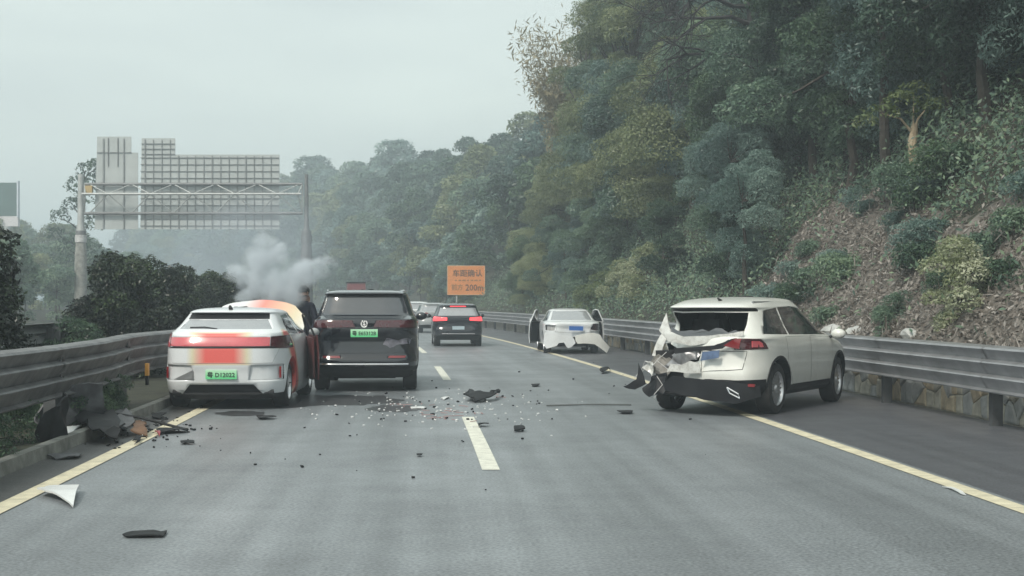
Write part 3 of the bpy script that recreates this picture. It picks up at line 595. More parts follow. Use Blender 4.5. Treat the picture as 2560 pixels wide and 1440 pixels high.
class Car:
    def __init__(s, name, keys, loc, rz, paintm, wheel=None, sub=4, scale=1.0, well=True, arch=None):
        s.root = empty(name, loc, rz); s.paint = paintm; s.keys = keys
        cols = [pchip([k[i] for k in keys], sub) for i in range(5)]; vs = []; fs = []; n = 0
        for q in zip(*cols):
            rg_ = ring(*q); n = len(rg_); vs += rg_
        Lv = len(cols[0])
        for i in range(Lv - 1):
            for j in range(n): fs.append((i * n + j, i * n + (j + 1) % n, (i + 1) * n + (j + 1) % n, (i + 1) * n + j))
        fs.append(tuple(range(n))[::-1]); fs.append(tuple((Lv - 1) * n + j for j in range(n)))
        me = bpy.data.meshes.new('body'); me.from_pydata(vs, [], fs)
        bm = bmesh.new(); bm.from_mesh(me); bmesh.ops.recalc_face_normals(bm, faces=bm.faces); bm.to_mesh(me); bm.free()
        s.mats = [paintm, PLASTIC, DARKIN, GLASS, CHROME]
        if wheel and well: me = s.wells(me, wheel)
        s.bm = bmesh.new(); s.bm.from_mesh(me); bpy.data.meshes.remove(me)
        s.bvh = BVHTree.FromBMesh(s.bm); s.wheel = wheel; s.parts = []
        for f in s.bm.faces:
            if f.material_index == 0 and f.normal.z < -.6 and f.calc_center_median().z < .4: f.material_index = 2
    def wells(s, me, wh):
        r, track, yr, yf = wh['r'] + .065, wh['track'], wh['yr'], wh['yf']; mb = MB()
        for sx in (-1, 1):
            for yy in (yr, yf): mb.lathe([(r, sx * (track - .36)), (r, sx * (track + .5)), (.001, sx * (track + .5)), (.001, sx * (track - .36))], 40, 'X', c=(0, yy, wh['r'] + .02))
        cme = mb.mesh('cut')
        for m in s.mats: me.materials.append(m); cme.materials.append(m)
        cme.polygons.foreach_set('material_index', [2] * len(cme.polygons))
        a = bpy.data.objects.new('a', me); b = bpy.data.objects.new('b', cme); COL.objects.link(a); COL.objects.link(b)
        md = a.modifiers.new('b', 'BOOLEAN'); md.object = b; md.operation = 'DIFFERENCE'; md.solver = 'EXACT'
        dg = bpy.context.evaluated_depsgraph_get(); r_ = bpy.data.meshes.new_from_object(a.evaluated_get(dg)); r_.materials.clear()
        bpy.data.objects.remove(a); bpy.data.objects.remove(b); return r_
    def hit(s, x, z, off=0.0, rear=True):
        h = s.bvh.ray_cast(Vector((x, -6 if rear else 6, z)), Vector((0, 1 if rear else -1, 0)))[0]
        return Vector((x, (h.y if h else -2.3) - off, z))
    def side(s, y, z, sx=1, off=0.0):
        h = s.bvh.ray_cast(Vector((sx * 6, y, z)), Vector((-sx, 0, 0)))[0]
        return Vector(((h.x if h else sx * .9) + sx * off, y, z))
    def pick(s, polys, view, extra=None):
        """cut the body along the polygons' edges and return the faces inside"""
        tests = {'rear': lambda f, c: f.normal.y < -.04 and c.y < -.3, 'front': lambda f, c: f.normal.y > .04 and c.y > .2, 'right': lambda f, c: f.normal.x > .2 and c.x > 0, 'left': lambda f, c: f.normal.x < -.2 and c.x < 0, 'top': lambda f, c: f.normal.z > .3}
        ax = {'rear': (0, 2), 'front': (0, 2), 'right': (1, 2), 'left': (1, 2), 'top': (0, 1)}[view]; drop = ({0, 1, 2} - set(ax)).pop()
        if polys and not isinstance(polys[0][0], (list, tuple)): polys = [polys]
        sel = set()
        for poly in polys:
            us = [p[0] for p in poly]; vs_ = [p[1] for p in poly]
            F = []
            for f in s.bm.faces:
                c = f.calc_center_median()
                if not tests[view](f, c) or (extra and not extra(c)) or f.material_index == 2: continue
                fu = [v.co[ax[0]] for v in f.verts]; fv = [v.co[ax[1]] for v in f.verts]
                if max(fu) < min(us) or min(fu) > max(us) or max(fv) < min(vs_) or min(fv) > max(vs_): continue
                F.append(f)
            for i in range(len(poly)):
                a, b = poly[i], poly[(i + 1) % len(poly)]; co = [0, 0, 0]; no = [0, 0, 0]; co[ax[0]], co[ax[1]] = a; no[ax[0]], no[ax[1]] = (b[1] - a[1]), -(b[0] - a[0])
                geom = set(F)
                for f in F: geom.update(f.edges); geom.update(f.verts)
                ret = bmesh.ops.bisect_plane(s.bm, geom=list(geom), dist=1e-5, plane_co=co, plane_no=no)
                F = [g for g in ret['geom'] if isinstance(g, bmesh.types.BMFace)]
            sel |= {f for f in F if f.is_valid and in_poly((f.calc_center_median()[ax[0]], f.calc_center_median()[ax[1]]), poly)}
        return [f for f in sel if f.is_valid]
    def panel(s, name, polys, view, m, d=.004, skirt=None, parent=None, extra=None, gap=0, keep=False):
        F = s.pick(polys, view, extra)
        if gap and F:
            F0 = set(F); r = bmesh.ops.inset_region(s.bm, faces=F, thickness=gap, use_even_offset=False)
            for f in r['faces']:
                if f not in F0: f.material_index = 2
        left = set(F); comps = []
        while left:
            st = [left.pop()]; cc = [st[0]]
            while st:
                for e in st.pop().edges:
                    for g in e.link_faces:
                        if g in left: left.discard(g); st.append(g); cc.append(g)
            comps.append(cc)
        comps = sorted(((sum(f.calc_area() for f in c_), i, c_) for i, c_ in enumerate(comps)), reverse=True); main = None
        for ar, _, cc in comps:
            if main is None or ar > .2 * comps[0][0]:
                o = s.panel_faces(name, cc, m, d, skirt, parent); main = main or o
                bmesh.ops.delete(s.bm, geom=cc, context='FACES')
        return main
    def panel_faces(s, name, F, m, d, skirt, parent):
        vs = {}; V = []; Fc = []; mi = []
        edges = {}
        for f in F:
            for e in f.edges: edges[e] = edges.get(e, 0) + 1
        vn = {}
        for f in F:
            for v in f.verts: vn[v] = vn.get(v, Vector()) + f.normal * f.calc_area()
        for f in F:
            ids = []
            for v in f.verts:
                if v not in vs: vs[v] = len(V); V.append(v.co + vn[v].normalized() * d)
                ids.append(vs[v])
            Fc.append(ids); mi.append(0)
        if d:
            for e, k in edges.items():
                if k == 1:
                    a, b = e.verts; i, j = vs[a], vs[b]; V.append(a.co - vn[a].normalized() * .002); V.append(b.co - vn[b].normalized() * .002); Fc.append((i, j, len(V) - 1, len(V) - 2)); mi.append(1)
        me = bpy.data.meshes.new(name); me.from_pydata(V, [], Fc); me.polygons.foreach_set('material_index', mi)
        o = link(name, me, parent or s.root, [m, skirt or m]); s.parts.append(o)
        sharp(me, 38); return o
    def band(s, z0, z1, mi, extra=None):
        for z in (z0, z1):
            g = list(s.bm.faces) + list(s.bm.edges) + list(s.bm.verts); bmesh.ops.bisect_plane(s.bm, geom=g, dist=1e-5, plane_co=(0, 0, z), plane_no=(0, 0, 1))
        for f in s.bm.faces:
            c = f.calc_center_median()
            if z0 < c.z < z1 and f.material_index == 0 and (extra is None or extra(c)): f.material_index = mi
    def part(s, mb, name, m, parent=None, smooth=True): o = mb.build(name, m, parent or s.root, smooth); s.parts.append(o); return o
    def plate(s, x, z, m, txt, ink, tilt=0, size=(.44, .135), roll=0, off=.02):
        p = s.hit(x, z, off); o = MB().box((0, 0, 0), (size[0], .012, size[1])).build('license_plate', m, s.root); o.location = p; o.rotation_euler = (tilt, roll, 0)
        if txt: text(txt, .1, ink, o, Matrix.Translation((0, -.008, 0)) @ Matrix.Rotation(rad(90), 4, 'X'), 'plate_lettering', (size[0] * .88, size[1] * .62))
        return o
    def mirrors(s, y, z, m, w_=.86, sides=(-1, 1)):
        for sx in sides:
            p = s.side(y, z, sx); bm = bmesh.new(); bmesh.ops.create_icosphere(bm, subdivisions=2, radius=1)
            for v in bm.verts: v.co = Vector((v.co.x * .12 + sx * .15, v.co.y * .09, v.co.z * .085 + .05))
            me = bpy.data.meshes.new('side_mirror'); bm.to_mesh(me); bm.free(); o = link('side_mirror', me, s.root, [m], True); o.location = p
            mb = MB(); mb.tube([(-sx * .04, .0, -.02), (sx * .08, 0, .02)], .025, 6); q = mb.build('mirror_arm', PLASTIC, o)
    def wheels(s, spokes=10, rimm=ALLOY, steer=0, skip=(), flip=1):
        wh = s.wheel; r = wh['r']; wd = wh.get('w', .115)
        t = MB(); t.lathe([(r * .68, -wd), (r * .90, -wd * 1.02), (r * .975, -wd * .9), (r, -wd * .62), (r, wd * .62), (r * .975, wd * .9), (r * .90, wd * 1.02), (r * .68, wd), (r * .66, 0)], 44, 'X'); tm = t.mesh('tyre'); tm.materials.append(RUBBER); sharp(tm, 40)
        k = MB(); k.lathe([(r * .70, wd * .85), (r * .665, wd * .99), (r * .62, wd * .8), (r * .60, -wd * .5), (r * .69, -wd * .8)], 40, 'X')
        for i in range(spokes):
            a = 2 * math.pi * i / spokes; M = Matrix.Rotation(a, 3, 'X')
            k.box(M @ Vector((wd * .70, 0, r * .39)), (.022, r * .085, r * .52), M, taper=.62)
        k.lathe([(r * .16, wd * .85), (r * .13, wd * .95), (.001, wd * .95), (.001, wd * .4), (r * .16, wd * .4)], 20, 'X'); km = k.mesh('rim'); km.materials.append(rimm); sharp(km, 35)
        h = MB(); h.lathe([(r * .57, -.01), (r * .57, .02), (.001, .02), (.001, -.01)], 30, 'X'); hm = h.mesh('wheel'); hm.materials.append(mat('brake_dark', (.05, .05, .05), .5, metal=.6))
        for sx in (-1, 1):
            for nm, yy in (('r', wh['yr']), ('f', wh['yf'])):
                o = bpy.data.objects.new('wheel', hm); COL.objects.link(o); o.parent = s.root; o.location = (sx * (wh['track'] - wd * .2), yy, r)
                o.rotation_euler = (0, 0, (0 if sx > 0 else math.pi) + (steer if nm == 'f' else 0))
                for n2, me in (('tyre', tm), ('rim', km)): c = bpy.data.objects.new(n2, me); COL.objects.link(c); c.parent = o
    def finish(s, deform=None, shell=.014, ang=34):
        me = bpy.data.meshes.new('body'); s.bm.to_mesh(me); s.bm.free()
        if deform:
            for v in me.vertices: v.co = deform(v.co.copy())
            for o in s.parts:
                for v in o.data.vertices: v.co = deform(v.co.copy())
        o = link('body', me, s.root, s.mats); sharp(me, ang)
        if shell:
            md = o.modifiers.new('shell', 'SOLIDIFY'); md.thickness = shell; md.offset = -1; md.use_rim = True
            md.material_offset = 2
        s.body = o; return o

def sheet(outline, fn, thick=.012, cuts=2, crumple=0.0, freq=5.0, seed=0, ang=40):
    """a bent sheet cut to an outline (u, v), placed by fn(u, v), with thickness"""
    bm = bmesh.new(); f = bm.faces.new([bm.verts.new((u, v, 0)) for u, v in outline]); bmesh.ops.triangulate(bm, faces=[f])
    for _ in range(cuts): bmesh.ops.subdivide_edges(bm, edges=list(bm.edges), cuts=1, use_grid_fill=True)
    for v in bm.verts:
        p = Vector(fn(v.co.x, v.co.y))
        if crumple: p += noise.noise_vector(p * freq + Vector((seed * 3.7, seed, 0))) * crumple
        v.co = p
    bmesh.ops.recalc_face_normals(bm, faces=bm.faces); bm.normal_update(); bm.verts.index_update()
    V = [v.co.copy() for v in bm.verts]; n = len(V); V += [v.co - v.normal * thick for v in bm.verts]; Fc = []
    for f in bm.faces:
        ids = [v.index for v in f.verts]; Fc.append(ids); Fc.append([i + n for i in reversed(ids)])
    for ed in bm.edges:
        if len(ed.link_faces) == 1:
            lp = ed.link_loops[0]; a, b = lp.vert.index, lp.link_loop_next.vert.index; Fc.append((b, a, a + n, b + n))
    bm.free(); me = bpy.data.meshes.new('sheet'); me.from_pydata(V, [], Fc); me.update(); sharp(me, ang); return me
def sheet_part(name, parent, m, *a, **k): me = sheet(*a, **k); me.name = name; return link(name, me, parent, [m])

WHITE = paint('paint_white', (0.72, 0.75, 0.77), dirt=.18); WHITE2 = paint('paint_ivory', (0.76, 0.77, 0.735), dirt=.2); BLACK = paint('paint_black', (0.006, 0.008, 0.014), rough=.14, dirt=.03, coat=1); NAVY = paint('paint_charcoal', (0.012, 0.014, 0.022), rough=.2, dirt=.08); SILVER = paint('paint_silver', (0.35, 0.37, 0.38), rough=.3)

# ------------------------------------------------------------------ white hatchback with red markings, against the left rail
def livery(t):
    N = t.nodes.new; L = t.links.new; co = N('ShaderNodeTexCoord'); sp = N('ShaderNodeSeparateXYZ'); L(co.outputs['Object'], sp.inputs[0])
    wob = N('ShaderNodeTexNoise'); wob.inputs['Scale'].default_value = 2.0; L(co.outputs['Object'], wob.inputs['Vector'])
    def m2(op, a, b): q = N('ShaderNodeMath'); q.operation = op; (L(a, q.inputs[0]) if not isinstance(a, float) else setattr(q.inputs[0], 'default_value', a)); (L(b, q.inputs[1]) if not isinstance(b, float) else setattr(q.inputs[1], 'default_value', b)); return q.outputs[0]
    x = m2('ABSOLUTE', m2('ADD', sp.outputs['X'], 0.02), 0.0)
    # red ribbon up the tail centre, swinging outward over the flank
    flank = m2('MULTIPLY', m2('ABSOLUTE', sp.outputs['X'], 0.0), 1.0)
    zm = N('ShaderNodeMapRange'); zm.inputs[1].default_value = .66; zm.inputs[2].default_value = .76; zm.inputs[3].default_value = 1.05; zm.inputs[4].default_value = 0; L(sp.outputs['Z'], zm.inputs[0])
    zt = N('ShaderNodeMapRange'); zt.inputs[1].default_value = 1.11; zt.inputs[2].default_value = 1.17; zt.inputs[4].default_value = 1.05; L(sp.outputs['Z'], zt.inputs[0])
    d1 = m2('MAXIMUM', m2('MAXIMUM', m2('DIVIDE', x, 0.50), zm.outputs[0]), zt.outputs[0])
    band = m2('ABSOLUTE', m2('SUBTRACT', m2('ADD', sp.outputs['Y'], m2('MULTIPLY', sp.outputs['Z'], 0.9)), -0.55), 0.0); d2 = m2('DIVIDE', band, 0.30)
    side_on = N('ShaderNodeMapRange'); side_on.inputs[1].default_value = .74; side_on.inputs[2].default_value = .86; L(flank, side_on.inputs[0])
    dm = N('ShaderNodeMix'); dm.data_type = 'FLOAT'; L(side_on.outputs[0], dm.inputs[0]); L(d1, dm.inputs[2]); L(d2, dm.inputs[3])
    r = N('ShaderNodeValToRGB'); e = r.color_ramp.elements; e[0].position = .42; e[0].color = (.80, .15, .135, 1); e[1].position = 1.0; e[1].color = (.74, .77, .80, 1)
    q = e.new(.62); q.color = (.78, .40, .34, 1); q = e.new(.80); q.color = (.72, .66, .48, 1)
    L(dm.outputs[0], r.inputs[0]); return r.outputs[0]
WHITE_RED = paint('paint_white_red', (.72, .73, .70), livery=livery, dirt=.10)
def livery_b(t):
    N = t.nodes.new; L = t.links.new; co = N('ShaderNodeTexCoord'); mp_ = N('ShaderNodeMapping'); mp_.inputs['Rotation'].default_value = (0, 0, .5); sp = N('ShaderNodeSeparateXYZ'); L(co.outputs['Object'], mp_.inputs['Vector']); L(mp_.outputs[0], sp.inputs[0])
    mr = N('ShaderNodeMapRange'); mr.inputs[1].default_value = -1.2; mr.inputs[2].default_value = .5; L(sp.outputs['X'], mr.inputs[0]); r = N('ShaderNodeValToRGB'); e = r.color_ramp.elements
    e[0].position = .18; e[0].color = (.72, .75, .77, 1); e[1].position = .85; e[1].color = (.72, .75, .72, 1); q = e.new(.36); q.color = (.80, .28, .23, 1); q = e.new(.50); q.color = (.80, .45, .33, 1); q = e.new(.66); q.color = (.76, .66, .46, 1)
    L(mr.outputs[0], r.inputs[0]); return r.outputs[0]
BONNET = paint('paint_bonnet', (.72, .73, .70), livery=livery_b, dirt=.15)
wh = dict(r=.345, track=.80, yr=-1.36, yf=1.32, w=.115)
K = [(.16, -2.06, 1.75, .86, 5.5), (.28, -2.15, 1.90, .925, 6), (.42, -2.20, 1.97, .945, 6), (.56, -2.22, 2.0, .955, 5.5), (.70, -2.25, 2.0, .955, 5), (.90, -2.25, 1.85, .945, 5), (.96, -2.24, 1.7, .94, 5), (1.06, -2.20, 1.35, .91, 5), (1.15, -2.14, 1.1, .87, 5.5), (1.19, -2.05, 1.02, .84, 5), (1.26, -1.87, .85, .79, 5), (1.36, -1.66, .62, .735, 5), (1.43, -1.56, .45, .69, 5), (1.455, -1.60, .38, .67, 5), (1.485, -1.52, .22, .62, 4.5), (1.51, -1.25, .02, .52, 4), (1.525, -.85, -.2, .32, 3.5), (1.53, -.6, -.4, .1, 3)]
car = Car('hatchback', K, (-4.38, 22.25, 0), math.atan(.03), WHITE_RED, wh)
tag(car.root, 'white hatchback with red tail markings, crumpled front and raised bonnet against the left guardrail', 'car')
gl = car.panel('rear_window', [(-.70, 1.205), (.70, 1.205), (.60, 1.345), (-.60, 1.345)], 'rear', GLASS_L, -.006, PLASTIC)
car.panel('spoiler_underside', [[(-.62, 1.352), (.62, 1.352), (.60, 1.44), (-.60, 1.44)]], 'rear', PLASTIC, -.012, PLASTIC)
lb = car.panel('tail_lamp', [[(-.78, .955), (.70, .955), (.70, 1.085), (-.78, 1.085)]], 'rear', LAMP_PINK, .006, PLASTIC)
car.panel('lamp_surround', [[(-.82, .925), (.82, .925), (.72, .952), (-.72, .952)]], 'rear', PLASTIC, .004, PLASTIC)
car.panel('tail_lamp', [[(-.95, .94), (-.79, .94), (-.79, 1.14), (-.95, 1.16)]], 'rear', LAMP_PINK, .008, PLASTIC)
car.panel('tail_lamp', [[(.71, .925), (.95, .915), (.95, 1.11), (.71, 1.09)]], 'rear', LAMP_DK, .006, PLASTIC)
car.panel('tailgate', [[(-.74, .70), (.74, .70), (.83, .92), (-.83, .92)]], 'rear', WHITE_RED, .002, DARKIN, gap=.005)
for sx in (-1, 1):
    poly = [(sx * .40, .45), (sx * .88, .45), (sx * .88, .67), (sx * .44, .67)]
    if sx < 0: poly = poly[::-1]
    v = car.panel('bumper_recess', [poly], 'rear', WHITE_RED, -.022, PLASTIC)
    mb = MB(); mb.box(car.hit(sx * .84, .56, .012), (.03, .03, .17)); car.part(mb, 'reflector', LAMP_OFF)
p = car.hit(-.55, .52, .005); mb = MB(); mb.prism([(-.72, .46), (-.42, .46), (-.42, .60)], 0, .01, lambda u, v, h: car.hit(u, v, .006 + h)); car.part(mb, 'recess_garnish', mat('garnish_grey', (.22, .23, .24), .4, var=.2), smooth=False)
car.panel('diffuser', [[(-.72, .10), (.72, .10), (.47, .385), (-.47, .385)]], 'rear', PLASTIC, -.03, PLASTIC)
car.plate(0, .535, PLATE_G, '粤 D12022', INK, size=(.46, .135))
for sx, vw in ((1, 'right'), (-1, 'left')):
    car.panel('side_window', [[(-1.32, 1.13), (-.30, 1.10), (-.30, 1.43), (-1.05, 1.40)]], vw, GLASS_M, -.005, PLASTIC); car.panel('side_window', [[(-.27, 1.10), (.75, 1.10), (.25, 1.42), (-.27, 1.43)]], vw, GLASS_M, -.005, PLASTIC)
    car.panel('rear_door', [[(-1.0, .36), (-.30, .34), (-.30, 1.08), (-1.16, 1.10)]], vw, WHITE_RED, .002, DARKIN, gap=.005)
car.panel('windscreen', [[(-.72, 1.13), (.72, 1.13), (.58, 1.45), (-.58, 1.45)]], 'front', GLASS, -.005, PLASTIC)
mb = MB(); mb.tube([(0, -1.42, 1.50), (0, -1.50, 1.545)], [.035, .022], 8); car.part(mb, 'antenna', PLASTIC)
mb = MB(); mb.tube([car.hit(-.1, 1.21, .012), car.hit(-.3, 1.235, .014), car.hit(-.52, 1.23, .012)], .009, 5); car.part(mb, 'rear_wiper', PLASTIC)
mb = MB(); mb.tube([(-.75, -2.05, .26), (.75, -2.05, .26)], .05, 6); mb.box((0, -1.6, .28), (1.2, .8, .10)); car.part(mb, 'undertray', DARKIN)
car.mirrors(.72, 1.02, WHITE, sides=(-1,))
car.wheels(5)
def crush(c):
    if c.y > .95:
        t = (c.y - .95) / 1.05; c.y = .95 + (c.y - .95) * .82; n_ = noise.noise_vector(c * 3.1) * .16 * t; c += n_; c.x -= .10 * t * (1 if c.x > 0 else .2)
    return c
car.finish(crush)
# raised bonnet (shows its painted top), hinged at the windscreen
def bon(u, v): return Vector((u + .02, .92 + v * .62 * 1.0, 1.02 + v * .80 - .10 * (u / .8) ** 2 - .10 * v * v))
sheet_part('bonnet', car.root, BONNET, [(-.74, .0), (.74, .0), (.80, .35), (.78, .62), (.62, .80), (.2, .87), (-.3, .86), (-.66, .76), (-.76, .5)], bon, .02, 3, .05, 2.2, 3)
# front right door swung open: red livery with its shade put into the colour
RED_SHADED = mat('door_red_shaded', (.085, .014, .014), .5, var=.35, scale=5)
dr = empty('front_door', (.90, .78, 0), rad(15)); dr.parent = car.root
def dfn(u, v): return Vector((.045 * math.sin(min(1, v / 1.05) * 3.0), u, v))
sheet_part('door_skin', dr, RED_SHADED, [(-1.02, .34), (-.02, .30), (0, .95), (-.05, 1.06), (-1.04, 1.07)], dfn, .02, 3, .02, 3, 1)
sheet_part('door_trim', dr, RED_SHADED, [(-.98, .38), (-.06, .36), (-.04, .9), (-.1, 1.03), (-1.0, 1.03)], lambda u, v: dfn(u, v) - Vector((.05, 0, 0)), .03, 3, .02, 3, 2)
mb = MB(); mb.tube([(0, -.05, 1.06), (-.15, -.55, 1.40), (-.17, -.95, 1.42), (-.02, -1.03, 1.06)], .018, 6); mb.build('window_frame', PLASTIC, dr)
bm = bmesh.new(); bmesh.ops.create_icosphere(bm, subdivisions=2, radius=1)
for v in bm.verts: v.co = Vector((v.co.x * .095 + .10, v.co.y * .07 - .15, v.co.z * .075 + 1.10))
me = bpy.data.meshes.new('side_mirror'); bm.to_mesh(me); bm.free(); link('side_mirror', me, dr, [SILVER], True)

# ------------------------------------------------------------------ black people-carrier SUV
wh = dict(r=.375, track=.83, yr=-1.48, yf=1.5, w=.125)
K = [(.25, -2.12, 2.1, 0.869, 6), (.36, -2.34, 2.3, 0.942, 7), (.48, -2.42, 2.38, 0.963, 8), (.56, -2.44, 2.4, 0.968, 8), (.66, -2.40, 2.42, 0.968, 8), (.80, -2.37, 2.42, 0.968, 8), (.92, -2.36, 2.40, 0.968, 8), (1.00, -2.40, 2.3, 0.968, 7.5), (1.12, -2.43, 1.9, 0.963, 7), (1.22, -2.42, 1.5, 0.952, 7), (1.295, -2.40, 1.25, 0.937, 6.5), (1.335, -2.30, 1.16, 0.916, 6.5), (1.375, -2.19, 1.10, 0.890, 6.5), (1.50, -2.11, .88, 0.844, 6.5), (1.66, -2.02, .58, 0.792, 6.5), (1.735, -1.99, .42, 0.761, 6.5), (1.765, -2.06, .34, 0.750, 6.5), (1.80, -1.98, .2, 0.714, 6), (1.825, -1.75, 0, 0.621, 5), (1.84, -1.2, -.3, 0.435, 4), (1.845, -.8, -.5, 0.124, 3)]
car = Car('suv', K, (-2.80, 26.45, 0), math.atan(.07), BLACK, wh)
tag(car.root, 'black SUV with green plate and full-width dark red tail lamp beside the white hatchback', 'car')
car.panel('rear_window', [(-.78, 1.385), (.78, 1.385), (.68, 1.70), (-.68, 1.70)], 'rear', GLASS_M, -.006, PLASTIC)
car.panel('window_band', [(-.70, 1.705), (.70, 1.705), (.66, 1.75), (-.66, 1.75)], 'rear', PLASTIC, -.01, PLASTIC)
car.panel('tail_lamp', [[(-.95, 1.155), (-.16, 1.165), (-.22, 1.285), (-.95, 1.29)]], 'rear', LAMP_DK, .006, PLASTIC); car.panel('tail_lamp', [[(.16, 1.165), (.95, 1.155), (.95, 1.29), (.22, 1.285)]], 'rear', LAMP_DK, .006, PLASTIC)
car.panel('tailgate', [[(-.78, .70), (.78, .70), (.80, 1.15), (-.80, 1.15)]], 'rear', BLACK, .002, DARKIN, gap=.005)
for sx in (-1, 1):
    a = [(sx * .42, .615), (sx * .72, .615), (sx * .74, .655), (sx * .44, .655)]; car.panel('reflector', [a if sx > 0 else a[::-1]], 'rear', LAMP_OFF, .006, PLASTIC)
mb = MB(); mb.tube([car.hit(x, .505, .014) for x in np.linspace(-.78, .78, 15)], .016, 6); car.part(mb, 'bumper_trim', CHROME)
car.band(.2, .47, 1)
car.plate(0, 1.06, PLATE_G, '粤 E65312B', INK, size=(.48, .14))
mb = MB(); c = car.hit(0, 1.225, .016); mb.v = []; q = []
for k in range(14): q.append(c + Vector((math.cos(k * .42 + 1.95) * .052, 0, math.sin(k * .42 + 1.95) * .060)))
mb.tube(q, .014, 6); mb.box(c + Vector((0, -.004, .035)), (.022, .02, .05), Matrix.Rotation(.5, 3, 'Y')); mb.box(c + Vector((0, -.004, -.01)), (.035, .018, .035), Matrix.Rotation(.78, 3, 'Y')); car.part(mb, 'emblem', mat('emblem_white', (.8, .8, .8), .3))
# dent on the tailgate right: creased bare patch
sheet_part('dented_skin', car.root, mat('scuffed_panel', (.16, .16, .19), .3, var=.5, scale=9), [(.40, .98), (.60, .92), (.86, .97), (.80, .86), (.55, .85), (.46, .80), (.34, .84)], lambda u, v: car.hit(u, v, .010), .008, 3, .035, 7, 4)
for sx, vw in ((1, 'right'), (-1, 'left')):
    car.panel('side_window', [[(-2.0, 1.36), (-.35, 1.33), (-.35, 1.70), (-1.82, 1.68)]], vw, GLASS, -.005, PLASTIC); car.panel('side_window', [[(-.32, 1.33), (1.05, 1.31), (.5, 1.66), (-.32, 1.70)]], vw, GLASS, -.005, PLASTIC)
    mb = MB(); mb.tube([car.side(y, 1.80, sx) + Vector((-sx * .0, 0, .03)) for y in np.linspace(-1.7, .1, 8)], .018, 6); car.part(mb, 'roof_rail', CHROME)
car.panel('windscreen', [[(-.76, 1.33), (.76, 1.33), (.62, 1.74), (-.62, 1.74)]], 'front', GLASS, -.005, PLASTIC)
mb = MB(); mb.box((0, -2.42, .515), (.05, .04, .09)); car.part(mb, 'tow_cover', PLASTIC)
mb = MB(); mb.box((0, -1.7, .30), (1.1, .9, .12)); car.part(mb, 'undertray', DARKIN)
car.mirrors(1.02, 1.28, BLACK); car.wheels(10, GALV_D)
car.finish()

# ------------------------------------------------------------------ generic SUV shapes of the moving traffic
def suv(name, label, loc, rz, pm, W, H, L, lampm, platem, glass=GLASS, txt=None, brake=False, group=None, mir=None):
    kw, kh, kl = W / 1.87, H / 1.60, L / 4.6
    K = [(.24, -2.05, 2.0, .82, 6), (.34, -2.20, 2.15, .90, 7), (.46, -2.27, 2.25, .925, 7.5), (.60, -2.28, 2.3, .935, 7.5), (.74, -2.22, 2.3, .935, 7.5), (.86, -2.22, 2.2, .935, 7), (.96, -2.26, 1.9, .93, 7), (1.06, -2.26, 1.35, .91, 6.5), (1.12, -2.20, 1.12, .88, 6), (1.25, -2.02, .88, .815, 6), (1.40, -1.86, .58, .755, 6), (1.475, -1.84, .40, .725, 6), (1.50, -1.90, .34, .71, 6), (1.54, -1.78, .18, .66, 5.5), (1.57, -1.5, 0, .55, 5), (1.59, -1.0, -.3, .35, 4), (1.60, -.7, -.5, .1, 3)]
    K = [(z * kh, a * kl, b * kl, w_ * kw, n) for z, a, b, w_, n in K]
    wh = dict(r=.35, track=.80 * kw, yr=-1.37 * kl, yf=1.37 * kl, w=.12); c = Car(name, K, loc, rz, pm, wh, sub=3)
    tag(c.root, label, 'car', group); P = lambda l: [[(x * kw, z * kh) for x, z in l]]; Q = lambda l: [[(y * kl, z * kh) for y, z in l]]
    c.panel('rear_window', P([(-.76, 1.13), (.76, 1.13), (.66, 1.42), (-.66, 1.42)]), 'rear', glass, -.006, PLASTIC)
    c.panel('tail_lamp', P([(-.95, .93), (-.42, .96), (-.42, 1.06), (-.95, 1.09)]), 'rear', lampm, .006, PLASTIC); c.panel('tail_lamp', P([(.42, .96), (.95, .93), (.95, 1.09), (.42, 1.06)]), 'rear', lampm, .006, PLASTIC)
    c.panel('tailgate', P([(-.74, .64), (.74, .64), (.76, .92), (-.76, .92)]), 'rear', pm, .002, DARKIN, gap=.006)
    if brake: c.panel('brake_lamp', P([(-.3, 1.455), (.3, 1.455), (.3, 1.485), (-.3, 1.485)]), 'rear', lampm, .004, PLASTIC)
    c.band(.2, .42 * kh, 1)
    mb = MB(); mb.tube([c.hit(x, .47 * kh, .012) for x in np.linspace(-.6, .6, 9)], .015, 6); c.part(mb, 'bumper_trim', GALV)
    c.plate(0, .68 * kh, platem, None, None)
    for sx, vw in ((1, 'right'), (-1, 'left')): c.panel('side_window', Q([(-1.75, 1.14), (.85, 1.10), (.35, 1.45), (-1.5, 1.43)]), vw, GLASS, -.005, PLASTIC)
    c.panel('windscreen', P([(-.72, 1.12), (.72, 1.12), (.6, 1.46), (-.6, 1.46)]), 'front', GLASS, -.005, PLASTIC)
    mb = MB(); mb.box((0, -1.6, .30), (1.0, .8, .12)); c.part(mb, 'undertray', DARKIN)
    c.mirrors(.85 * kl, 1.05 * kh, pm); c.wheels(8); c.finish(); return c
suv('suv', 'charcoal SUV with its red brake lamps lit, driving on past the wrecks', (-2.14, 51.4, 0), math.atan(.085), NAVY, 1.83, 1.60, 4.5, LAMP_LIT, PLATE_P, GLASS_L, brake=True)
suv('suv', 'silver-grey SUV queuing just ahead of the charcoal SUV', (-4.35, 74.0, 0), math.atan(.14), SILVER, 1.84, 1.62, 4.5, LAMP_OFF, PLATE_P, GLASS_L)
suv('suv', 'white SUV in the queue ahead of the silver-grey SUV', (-6.25, 87.2, 0), math.atan(.155), WHITE, 1.88, 1.70, 4.7, LAMP_OFF, PLATE_P, GLASS_L)

